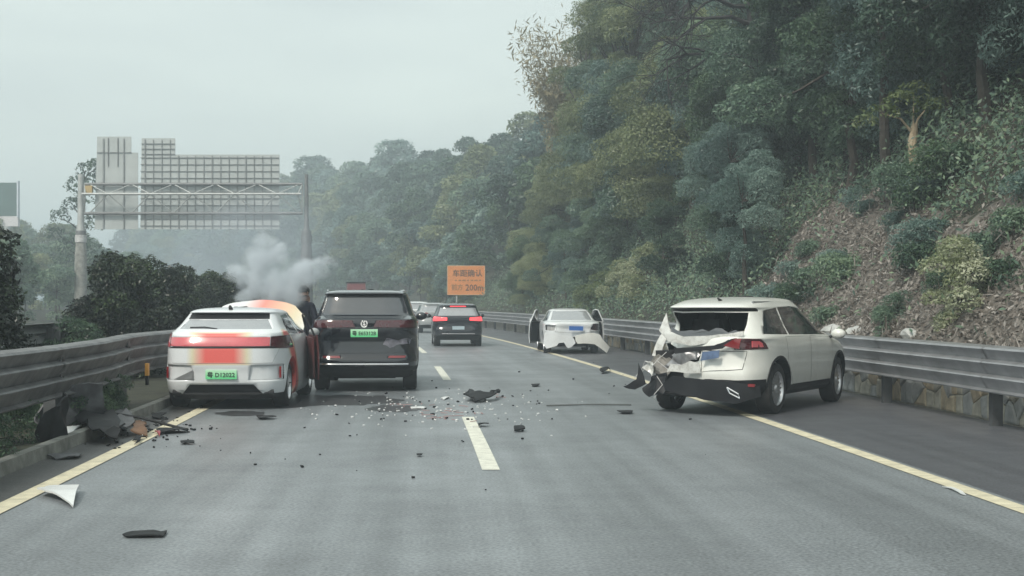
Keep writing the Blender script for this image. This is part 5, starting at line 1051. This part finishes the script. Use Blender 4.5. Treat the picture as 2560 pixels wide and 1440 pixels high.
# ------------------------------------------------------------------ person between the two cars
def person(loc, rz):
    J = {'pelvis': (0, 0, .98), 'waist': (0, .01, 1.12), 'chest': (0, 0, 1.34), 'neck': (0, .01, 1.53), 'skull': (0, -.03, 1.66), 'crown': (0, -.02, 1.76),
         'lsh': (-.19, 0, 1.46), 'lel': (-.26, -.02, 1.17), 'lwr': (-.22, -.22, 1.06), 'rsh': (.19, 0, 1.46), 'rel': (.27, .03, 1.18), 'rwr': (.25, -.08, .93),
         'lhip': (-.10, 0, .94), 'lkn': (-.11, -.02, .52), 'lan': (-.11, .03, .10), 'lto': (-.12, -.15, .045), 'rhip': (.10, 0, .94), 'rkn': (.12, -.04, .52), 'ran': (.12, .02, .10), 'rto': (.14, -.16, .045)}
    Rr = {'pelvis': (.165, .13), 'waist': (.15, .115), 'chest': (.18, .125), 'neck': (.062, .065), 'skull': (.085, .105), 'crown': (.07, .085), 'lsh': (.078, .08), 'rsh': (.078, .08), 'lel': (.055, .058), 'rel': (.055, .058), 'lwr': (.036, .04), 'rwr': (.036, .04), 'lhip': (.10, .11), 'rhip': (.10, .11), 'lkn': (.068, .072), 'rkn': (.068, .072), 'lan': (.048, .055), 'ran': (.048, .055), 'lto': (.045, .04), 'rto': (.045, .04)}
    E = [('pelvis', 'waist'), ('waist', 'chest'), ('chest', 'neck'), ('neck', 'skull'), ('skull', 'crown'), ('chest', 'lsh'), ('lsh', 'lel'), ('lel', 'lwr'), ('chest', 'rsh'), ('rsh', 'rel'), ('rel', 'rwr'), ('pelvis', 'lhip'), ('lhip', 'lkn'), ('lkn', 'lan'), ('lan', 'lto'), ('pelvis', 'rhip'), ('rhip', 'rkn'), ('rkn', 'ran'), ('ran', 'rto')]
    for sd, sx in (('l', -1), ('r', 1)):
        wx, wy, wz = J[sd + 'wr']; J[sd + 'palm'] = (wx, wy - .05, wz - .07); Rr[sd + 'palm'] = (.036, .022); E.append((sd + 'wr', sd + 'palm'))
        for k in range(4):
            a, b = '%sf%d' % (sd, k), '%sg%d' % (sd, k); u = (k - 1.5) * .021; l = (.075, .088, .082, .065)[k]
            J[a] = (wx + u, wy - .07 - .01 * k, wz - .07 - l * .55); J[b] = (wx + u, wy - .095, wz - .07 - l); Rr[a] = Rr[b] = (.0095, .0095); E += [(sd + 'palm', a), (a, b)]
        J[sd + 't'] = (wx - sx * .045, wy - .075, wz - .085); Rr[sd + 't'] = (.011, .011); E.append((sd + 'palm', sd + 't'))
    names = list(J); me = bpy.data.meshes.new('person'); me.from_pydata([J[n] for n in names], [(names.index(a), names.index(b)) for a, b in E], [])
    o = link('person', me); o.modifiers.new('skin', 'SKIN'); 
    for i, n in enumerate(names): me.skin_vertices[0].data[i].radius = Rr[n]; me.skin_vertices[0].data[i].use_root = (n == 'pelvis')
    sb = o.modifiers.new('sub', 'SUBSURF'); sb.levels = 2; sb.render_levels = 2
    dg = bpy.context.evaluated_depsgraph_get(); m2 = bpy.data.meshes.new_from_object(o.evaluated_get(dg)); bpy.data.objects.remove(o)
    for m in (mat('skin', (.50, .30, .22), .55, var=.08), mat('jacket_navy', (.018, .022, .040), .8, var=.3), mat('trousers_dark', (.02, .021, .025), .85, var=.3), mat('shoe_black', (.012, .012, .013), .6)): m2.materials.append(m)
    for p in m2.polygons:
        z = p.center.z; hand = abs(p.center.x) > .16 and z < 1.09 and p.center.y < -.06
        p.material_index = 0 if (z > 1.535 or hand) else 1 if z > .90 else 2 if z > .11 else 3; p.use_smooth = True
    root = link('person', m2); root.location = loc; root.rotation_euler = (0, 0, rz); root.scale = (1.05, 1.05, 1.05)
    bm = bmesh.new(); bmesh.ops.create_icosphere(bm, subdivisions=3, radius=1)
    for v in list(bm.verts): v.co = Vector((v.co.x * .095, v.co.y * .118 - .012, v.co.z * .10 + 1.735)) + noise.noise_vector(v.co * 4) * .012
    bmesh.ops.delete(bm, geom=[v for v in bm.verts if v.co.z < 1.70 and v.co.y < -.03], context='VERTS'); h = bpy.data.meshes.new('hair'); bm.to_mesh(h); bm.free(); link('hair', h, root, [mat('hair_black', (.012, .011, .012), .5)], True)
    mb = MB(); mb.tube([(0, -.135, 1.705), (0, -.158, 1.67), (0, -.14, 1.655)], [.010, .016, .012], 6); mb.build('nose', MATS['skin'], root, True)
    for sx in (-1, 1):
        mb = MB(); mb.lathe([(.011, -.138), (.001, -.146), (.001, -.13)], 8, 'Y', c=(sx * .034, 0, 1.70)); mb.build('eye', mat('eye_dark', (.02, .02, .02), .3), root)
        mb = MB(); mb.tube([(sx * .092, -.02, 1.72), (sx * .104, -.01, 1.70), (sx * .094, -.02, 1.665)], .012, 6); mb.build('ear', MATS['skin'], root, True)
    mb = MB(); mb.box((0, -.136, 1.625), (.045, .012, .008)); mb.build('mouth', mat('lip', (.30, .12, .10), .5), root)
    mb = MB(); mb.lathe([(.082, 1.50), (.080, 1.55), (.072, 1.555), (.074, 1.50)], 16, 'Z', c=(0, .005, 0)); mb.build('collar', MATS['jacket_navy'], root, True)
    return root
tag(person((-3.90, 25.35, 0), rad(-38)), 'person in dark clothes standing between the hatchback and the black SUV', 'person')

# ------------------------------------------------------------------ debris
def gl(pts, c): return [((gpx(*p) - c).x, (gpx(*p) - c).y) for p in pts]
def shard(name, label, pts, m, lift=.04, curl=.05, th=.012, crumple=.02, group=None, cat='debris', seed=1):
    ps = [gpx(*p) for p in pts]; c = sum(ps, Vector()) / len(ps); c.z = 0; L = [(p.x - c.x, p.y - c.y) for p in ps]; rm = max(math.hypot(*q) for q in L)
    me = sheet(L, lambda u, v: Vector((u, v, lift * .5 + curl * (1 - min(1, (math.hypot(u, v) / rm) ** 2)))), th, 2, crumple, 6, seed); me.name = name; zmin = min(v.co.z for v in me.vertices)
    o = link(name, me, None, [m]); o.location = (c.x, c.y, .006 - zmin); tag(o, label, cat, group); return o
DK = mat('debris_black', (.014, .015, .017), .65, var=.5, scale=9, spec=.25); WH = mat('debris_white', (.70, .72, .72), .35, var=.1); GR = mat('debris_grey', (.085, .087, .095), .6, var=.4); RD = mat('debris_red', (.25, .03, .04), .35, var=.3); BR = mat('debris_brown', (.13, .075, .045), .8, var=.4)
shard('panel_fragment', 'white body panel fragment lying near the left edge line', [(94, 1241), (122, 1229), (198, 1231), (182, 1271), (142, 1254)], WH, .05, .05, .015, .012)
shard('trim_strip', 'long dark trim strip lying alone on the left lane', [(308, 1342), (330, 1334), (372, 1331), (402, 1336), (418, 1331), (408, 1345), (350, 1346), (318, 1346)], DK, .01, .02, .01, .012)
shard('bumper_piece', 'largest black bumper piece with upturned end by the lane dash', [(1162, 1002), (1176, 988), (1185, 988), (1192, 998), (1222, 999), (1246, 991), (1248, 996), (1226, 1005), (1190, 1008)], DK, .07, .12, .02, .06)
o = MB().tube([gpx(1366, 1017) + Vector((0, 0, .02)), gpx(1470, 1016) + Vector((0, 0, .03)), gpx(1578, 1015) + Vector((0, 0, .02))], .014, 6).build('thin_rod', mat('rod_grey', (.09, .1, .1), .5)); tag(o, 'long thin straight rod lying across the right lane', 'debris')
shard('trim_piece', 'short dark trim piece beside the long thin rod', [(1542, 1033), (1560, 1030), (1582, 1032), (1580, 1036), (1556, 1036)], DK, .02, .03, .01, .01)
shard('black_fragment', 'black fragment lying on the right edge line by the wrecked SUV', [(1500, 934), (1508, 927), (1515, 930), (1524, 926), (1520, 933), (1506, 936)], DK, .06, .08, .02, .03)
shard('black_fragment', 'small blocky black fragment just past the nearest lane dash', [(1284, 1076), (1290, 1073), (1304, 1075), (1311, 1080), (1286, 1081)], DK, .03, .05, .015, .02)
shard('curled_strip', 'curled green-black strip beside the near lane dash', [(1195, 1066), (1200, 1063), (1222, 1065), (1221, 1067), (1202, 1067), (1197, 1070)], DK, .02, .04, .01, .01)
shard('black_fragment', 'thin dark fragment beyond the bumper piece', [(1328, 965), (1334, 962), (1350, 964), (1346, 967), (1332, 968)], DK, .03, .04, .01, .02)
shard('dark_strip', 'short dark strip beside the pile near the left edge line', [(450, 1108), (462, 1106), (486, 1109), (485, 1112), (452, 1112)], DK, .02, .03, .01, .01)
shard('dark_strip', 'slim black strip sticking out of the pile over the edge line', [(392, 1083), (420, 1076), (470, 1077), (468, 1083), (430, 1085), (398, 1088)], DK, .03, .05, .012, .02)
shard('dark_strip', 'dark strip on the road behind the white hatchback', [(640, 1046), (655, 1044), (690, 1046), (680, 1049), (648, 1050)], DK, .02, .03, .01, .02)
shard('dark_strip', 'thin dark strip alone on the left lane nearer than the wrecks', [(1040, 1140), (1046, 1138), (1056, 1140), (1054, 1142), (1042, 1142)], DK, .01, .02, .008, .01)
shard('white_fragment', 'white fragment behind the black SUV', [(1026, 1020), (1040, 1019), (1062, 1020), (1060, 1023), (1028, 1023)], WH, .01, .02, .01, .01)
shard('white_fragment', 'small white fragment between the black SUV and the bumper piece', [(1103, 998), (1112, 994), (1124, 995), (1110, 1001)], WH, .01, .02, .01, .01)
shard('white_fragment', 'thin white sliver beside the right edge line', [(2355, 1219), (2378, 1222), (2398, 1230), (2415, 1240), (2402, 1238), (2378, 1226)], WH, .006, .01, .006, .004)
# the pile under the left rail
shard('bumper_piece', 'crumpled black bumper section heaped against the kerb', [(150, 1062), (175, 1050), (220, 1060), (260, 1072), (310, 1100), (290, 1112), (240, 1108), (190, 1092), (160, 1082)], DK, .10, .22, .02, .10, seed=3)
shard('lamp_unit', 'broken lamp unit with pale lenses in the pile by the kerb', [(262, 1062), (290, 1056), (325, 1062), (335, 1090), (300, 1094), (268, 1086)], GR, .12, .16, .03, .09, seed=4)
shard('brown_piece', 'torn brown piece standing up in the pile by the edge line', [(334, 1094), (340, 1078), (356, 1070), (366, 1084), (364, 1096)], BR, .10, .14, .02, .05, seed=5)
shard('white_fragment', 'white strip resting on the kerb by the dark liner', [(160, 1102), (200, 1088), (206, 1092), (168, 1112)], WH, .16, .14, .02, .03)
shard('red_strip', 'slim red strip across the pile by the kerb', [(214, 1068), (240, 1072), (290, 1092), (286, 1096), (236, 1080)], RD, .24, .12, .01, .02)
shard('dark_strip', 'forked black strip on the gutter beside the hatchback', [(378, 1042), (396, 1038), (416, 1044), (402, 1050), (382, 1048)], DK, .05, .06, .012, .04)
shard('grey_fragment', 'flat dark plate half hidden on the gutter below the kerb', [(120, 1146), (150, 1140), (206, 1140), (196, 1148), (140, 1152)], GR, .02, .03, .01, .02)
c0 = R(15.3, -4.75, 0)
lin = sheet([(-.38, 0), (.40, 0), (.42, .28), (.30, .46), (-.30, .44), (-.42, .22)], lambda u, v: Vector((.25 * math.cos(u * 3), u, .10 + v * .85 + .12 * math.sin(u * 3))), .02, 3, .08, 4, 7)
lin.name = 'arch_liner'; o = link('arch_liner', lin, None, [DK]); o.location = (c0.x - .12, c0.y, 0.02); tag(o, 'dark curved wheel-arch liner wedged under the left guardrail', 'debris')
c0 = R(16.6, -4.85, 0); lin = sheet([(-.4, 0), (.4, .05), (.35, .5), (-.3, .45)], lambda u, v: Vector((.3 * math.sin(u * 2.5), u, .10 + v)), .02, 3, .12, 4, 9); lin.name = 'torn_panel'
o = link('torn_panel', lin, None, [GR]); o.location = (c0.x, c0.y, .02); tag(o, 'torn grey panel leaning on a post of the left guardrail', 'debris')
p0 = gpx(215, 1080) + Vector((0, 0, .28)); p1 = gpx(470, 1081) + Vector((0, 0, .03)); o = MB().tube([p0, (p0 + p1) / 2 + Vector((0, .1, .02)), p1], .018, 6).build('bent_rod', DK); tag(o, 'bent black rod reaching from the pile across the edge line', 'debris')
rp = np.random.default_rng(31)
for k in range(16):
    x, y = rp.uniform(175, 430), rp.uniform(1050, 1108); y = min(y, 1128 - (x - 175) * .12); a = rp.uniform(0, 3.1); l, t_ = rp.uniform(10, 26), rp.uniform(2, 6); ca, sa = math.cos(a), math.sin(a) * .35
    pts = [(x + l * ca - t_ * sa, y + l * sa + t_ * .5), (x + l * .3 * ca + t_, y + l * .2 * sa - t_ * .6), (x - l * ca + t_ * sa, y - l * sa - t_ * .5), (x - l * .4 * ca, y - l * .3 * sa + t_ * .8)]
    shard('broken_trim', 'small broken trim piece in the pile by the left kerb', pts, (DK, GR, DK, STEEL, DK, RD, WH, DK)[k % 8], rp.uniform(.02, .16), .05, .012, .04, 'trim pieces in the pile', seed=k)
# reflector post marker on the guardrail post
c0 = R(20.2, -4.66, .62) ; o = MB().box((0, 0, 0), (.05, .07, .18)).box((0, 0, -.16), (.04, .06, .14), m=1).build('delineator', [mat('amber_reflector', (.62, .30, .06), .35), DK]); o.location = c0; tag(o, 'amber marker fixed to the left guardrail behind the hatchback', 'reflector')
# crumbs
rgc = np.random.default_rng(8)
def crumbs(name, label, n, cx_, cy_, sx_, sy_, m, size, seed):
    r_ = np.random.default_rng(seed); mb = MB()
    for k in range(n):
        x, y = r_.normal(cx_, sx_), r_.normal(cy_, sy_)
        if y < 905 or y > 1420: continue
        p = gpx(x, y); s = size * r_.uniform(.4, 1.6); mb.box((p.x, p.y, .006 + s * .2), (s, s * r_.uniform(.4, 1.2), s * .5), Matrix.Rotation(r_.uniform(0, 3), 3, 'Z') @ Matrix.Rotation(r_.uniform(-.5, .5), 3, 'X'))
    stuff(mb.build(name, m), label, 'debris')
crumbs('black_crumbs', 'small black crumbs of broken plastic scattered over the road', 75, 1180, 1010, 190, 45, DK, .026, 1); crumbs('glass_crumbs', 'pale crumbs of broken glass and paint scattered over the road', 170, 1090, 1022, 160, 24, WH, .022, 2)
crumbs('gutter_crumbs', 'dark crumbs scattered round the pile by the left kerb', 150, 320, 1078, 90, 22, DK, .026, 3); crumbs('far_crumbs', 'sparse dark crumbs on the near lanes', 14, 900, 1150, 420, 90, DK, .018, 4)
mb = MB()
for k in range(26):
    r_ = np.random.default_rng(k); p = gpx(r_.normal(1110, 70), r_.normal(1030, 14)); a = r_.uniform(0, 3); mb.box((p.x, p.y, .012), (.24 * r_.uniform(.4, 1.3), .012, .006), Matrix.Rotation(a, 3, 'Z'))
stuff(mb.build('pink_splinters', mat('debris_pink', (.42, .22, .21), .5, var=.3)), 'thin pinkish splinters scattered beside the bumper piece', 'debris')
for i, (s_, o_, f_) in enumerate([(13.5, -5.1, .5), (14.6, -5.3, .55), (16.9, -5.2, .5), (18.2, -5.3, .6), (19.4, -5.15, .5), (11.8, -5.2, .5)]):
    place_tree('weed_clump', variant(SA, L_DARK), R(s_, o_, .05), 'low dark weeds behind the left guardrail', 'weed', 'weeds behind the left guardrail', i, f_)

# ------------------------------------------------------------------ smoke
def smoke(name, label, lumps, dens, col, nscale, edge, lo, hi):
    bm = bmesh.new(); bmesh.ops.create_cube(bm, size=1.0); me = bpy.data.meshes.new(name)
    mn = Vector([min(c[i] - r for c, r in lumps) - .15 for i in range(3)]); mxv = Vector([max(c[i] + r for c, r in lumps) + .15 for i in range(3)]); ce = (mn + mxv) / 2
    bmesh.ops.subdivide_edges(bm, edges=list(bm.edges), cuts=6, use_grid_fill=True)
    for v in bm.verts:
        u = v.co * 2; n_ = u.normalized() if u.length else u; q = n_ * max(abs(u.x), abs(u.y), abs(u.z)); q = n_ * .35 + u * .65
        v.co = Vector((q.x * (mxv.x - mn.x) / 2, q.y * (mxv.y - mn.y) / 2, q.z * (mxv.z - mn.z) / 2)) * 1.15
    bm.to_mesh(me); bm.free(); o = link(name, me); o.location = ce
    m = bpy.data.materials.new(name); m.use_nodes = True; t = m.node_tree; t.nodes.clear(); N = t.nodes.new; L = t.links.new
    out_ = N('ShaderNodeOutputMaterial'); pv = N('ShaderNodeVolumePrincipled'); co = N('ShaderNodeTexCoord'); nz_ = N('ShaderNodeTexNoise'); nz_.inputs['Scale'].default_value = nscale; nz_.inputs['Detail'].default_value = 3
    L(co.outputs['Object'], nz_.inputs['Vector']); ad = N('ShaderNodeVectorMath'); ad.operation = 'MULTIPLY_ADD'; sub = N('ShaderNodeVectorMath'); sub.operation = 'SUBTRACT'; sub.inputs[1].default_value = (.5, .5, .5)
    L(nz_.outputs['Color'], sub.inputs[0]); L(sub.outputs[0], ad.inputs[0]); ad.inputs[1].default_value = (edge,) * 3; L(co.outputs['Object'], ad.inputs[2]); last = None
    for c, r in lumps:
        d = N('ShaderNodeVectorMath'); d.operation = 'DISTANCE'; L(ad.outputs[0], d.inputs[0]); d.inputs[1].default_value = Vector(c) - ce
        q = N('ShaderNodeMapRange'); q.interpolation_type = 'SMOOTHSTEP'; q.inputs[1].default_value = r; q.inputs[2].default_value = r * .35; q.inputs[3].default_value = 0; q.inputs[4].default_value = 1; L(d.outputs['Value'], q.inputs[0])
        if last is None: last = q.outputs[0]
        else: x = N('ShaderNodeMath'); x.operation = 'MAXIMUM'; L(last, x.inputs[0]); L(q.outputs[0], x.inputs[1]); last = x.outputs[0]
    n2 = N('ShaderNodeTexNoise'); n2.inputs['Scale'].default_value = nscale * 1.8; n2.inputs['Detail'].default_value = 4; L(co.outputs['Object'], n2.inputs['Vector'])
    r2 = N('ShaderNodeMapRange'); r2.inputs[1].default_value = .30; r2.inputs[2].default_value = .68; r2.inputs[3].default_value = lo; r2.inputs[4].default_value = hi; L(n2.outputs['Fac'], r2.inputs[0])
    mu = N('ShaderNodeMath'); mu.operation = 'MULTIPLY'; L(last, mu.inputs[0]); L(r2.outputs[0], mu.inputs[1]); m3 = N('ShaderNodeMath'); m3.operation = 'MULTIPLY'; m3.inputs[1].default_value = dens; L(mu.outputs[0], m3.inputs[0])
    L(m3.outputs[0], pv.inputs['Density']); pv.inputs['Color'].default_value = (*col, 1); pv.inputs['Anisotropy'].default_value = .1; L(pv.outputs[0], out_.inputs['Volume']); me.materials.append(m); stuff(o, label, 'smoke'); return o
DS = 25.0
def sp(x, y, r, d=DS): return (tuple(px(x, y, d)), r)
smoke('smoke', 'pale billowing smoke puffing up from the crushed bonnet of the white hatchback', [sp(650, 650, .34), sp(690, 640, .30), sp(640, 700, .36), sp(680, 720, .42), sp(720, 735, .36), sp(760, 680, .36), sp(800, 662, .22), sp(735, 700, .30), sp(625, 735, .30), sp(600, 690, .25), sp(660, 600, .24), sp(830, 650, .16)], 13.0, (.88, .94, 1.0), 2.4, .52, .0, 1.0)
smoke('smoke_drift', 'thin bluish smoke drifting away over the median shrubs', [sp(560, 690, 2.3, 44), sp(490, 700, 2.0, 46), sp(640, 620, 2.4, 44), sp(560, 620, 2.2, 45), sp(720, 600, 2.0, 43)], .13, (.80, .88, 1.0), .7, .8, .3, 1.0)
# ------------------------------------------------------------------ haze in the air
HAZE = 0.0025
mb = MB(); mb.box((0, 760, 19.0), (2860, 1740, 42.0)); me = mb.mesh('haze')
hz = link('haze', me); m = bpy.data.materials.new('haze_air'); m.use_nodes = True; t = m.node_tree; t.nodes.clear()
o = t.nodes.new('ShaderNodeOutputMaterial'); v = t.nodes.new('ShaderNodeVolumePrincipled'); v.inputs['Color'].default_value = (.80, .90, .98, 1); v.inputs['Density'].default_value = HAZE; v.inputs['Anisotropy'].default_value = 0.2
t.links.new(v.outputs[0], o.inputs['Volume']); me.materials.append(m); stuff(hz, 'thin bluish haze hanging over the road and hills', 'haze')
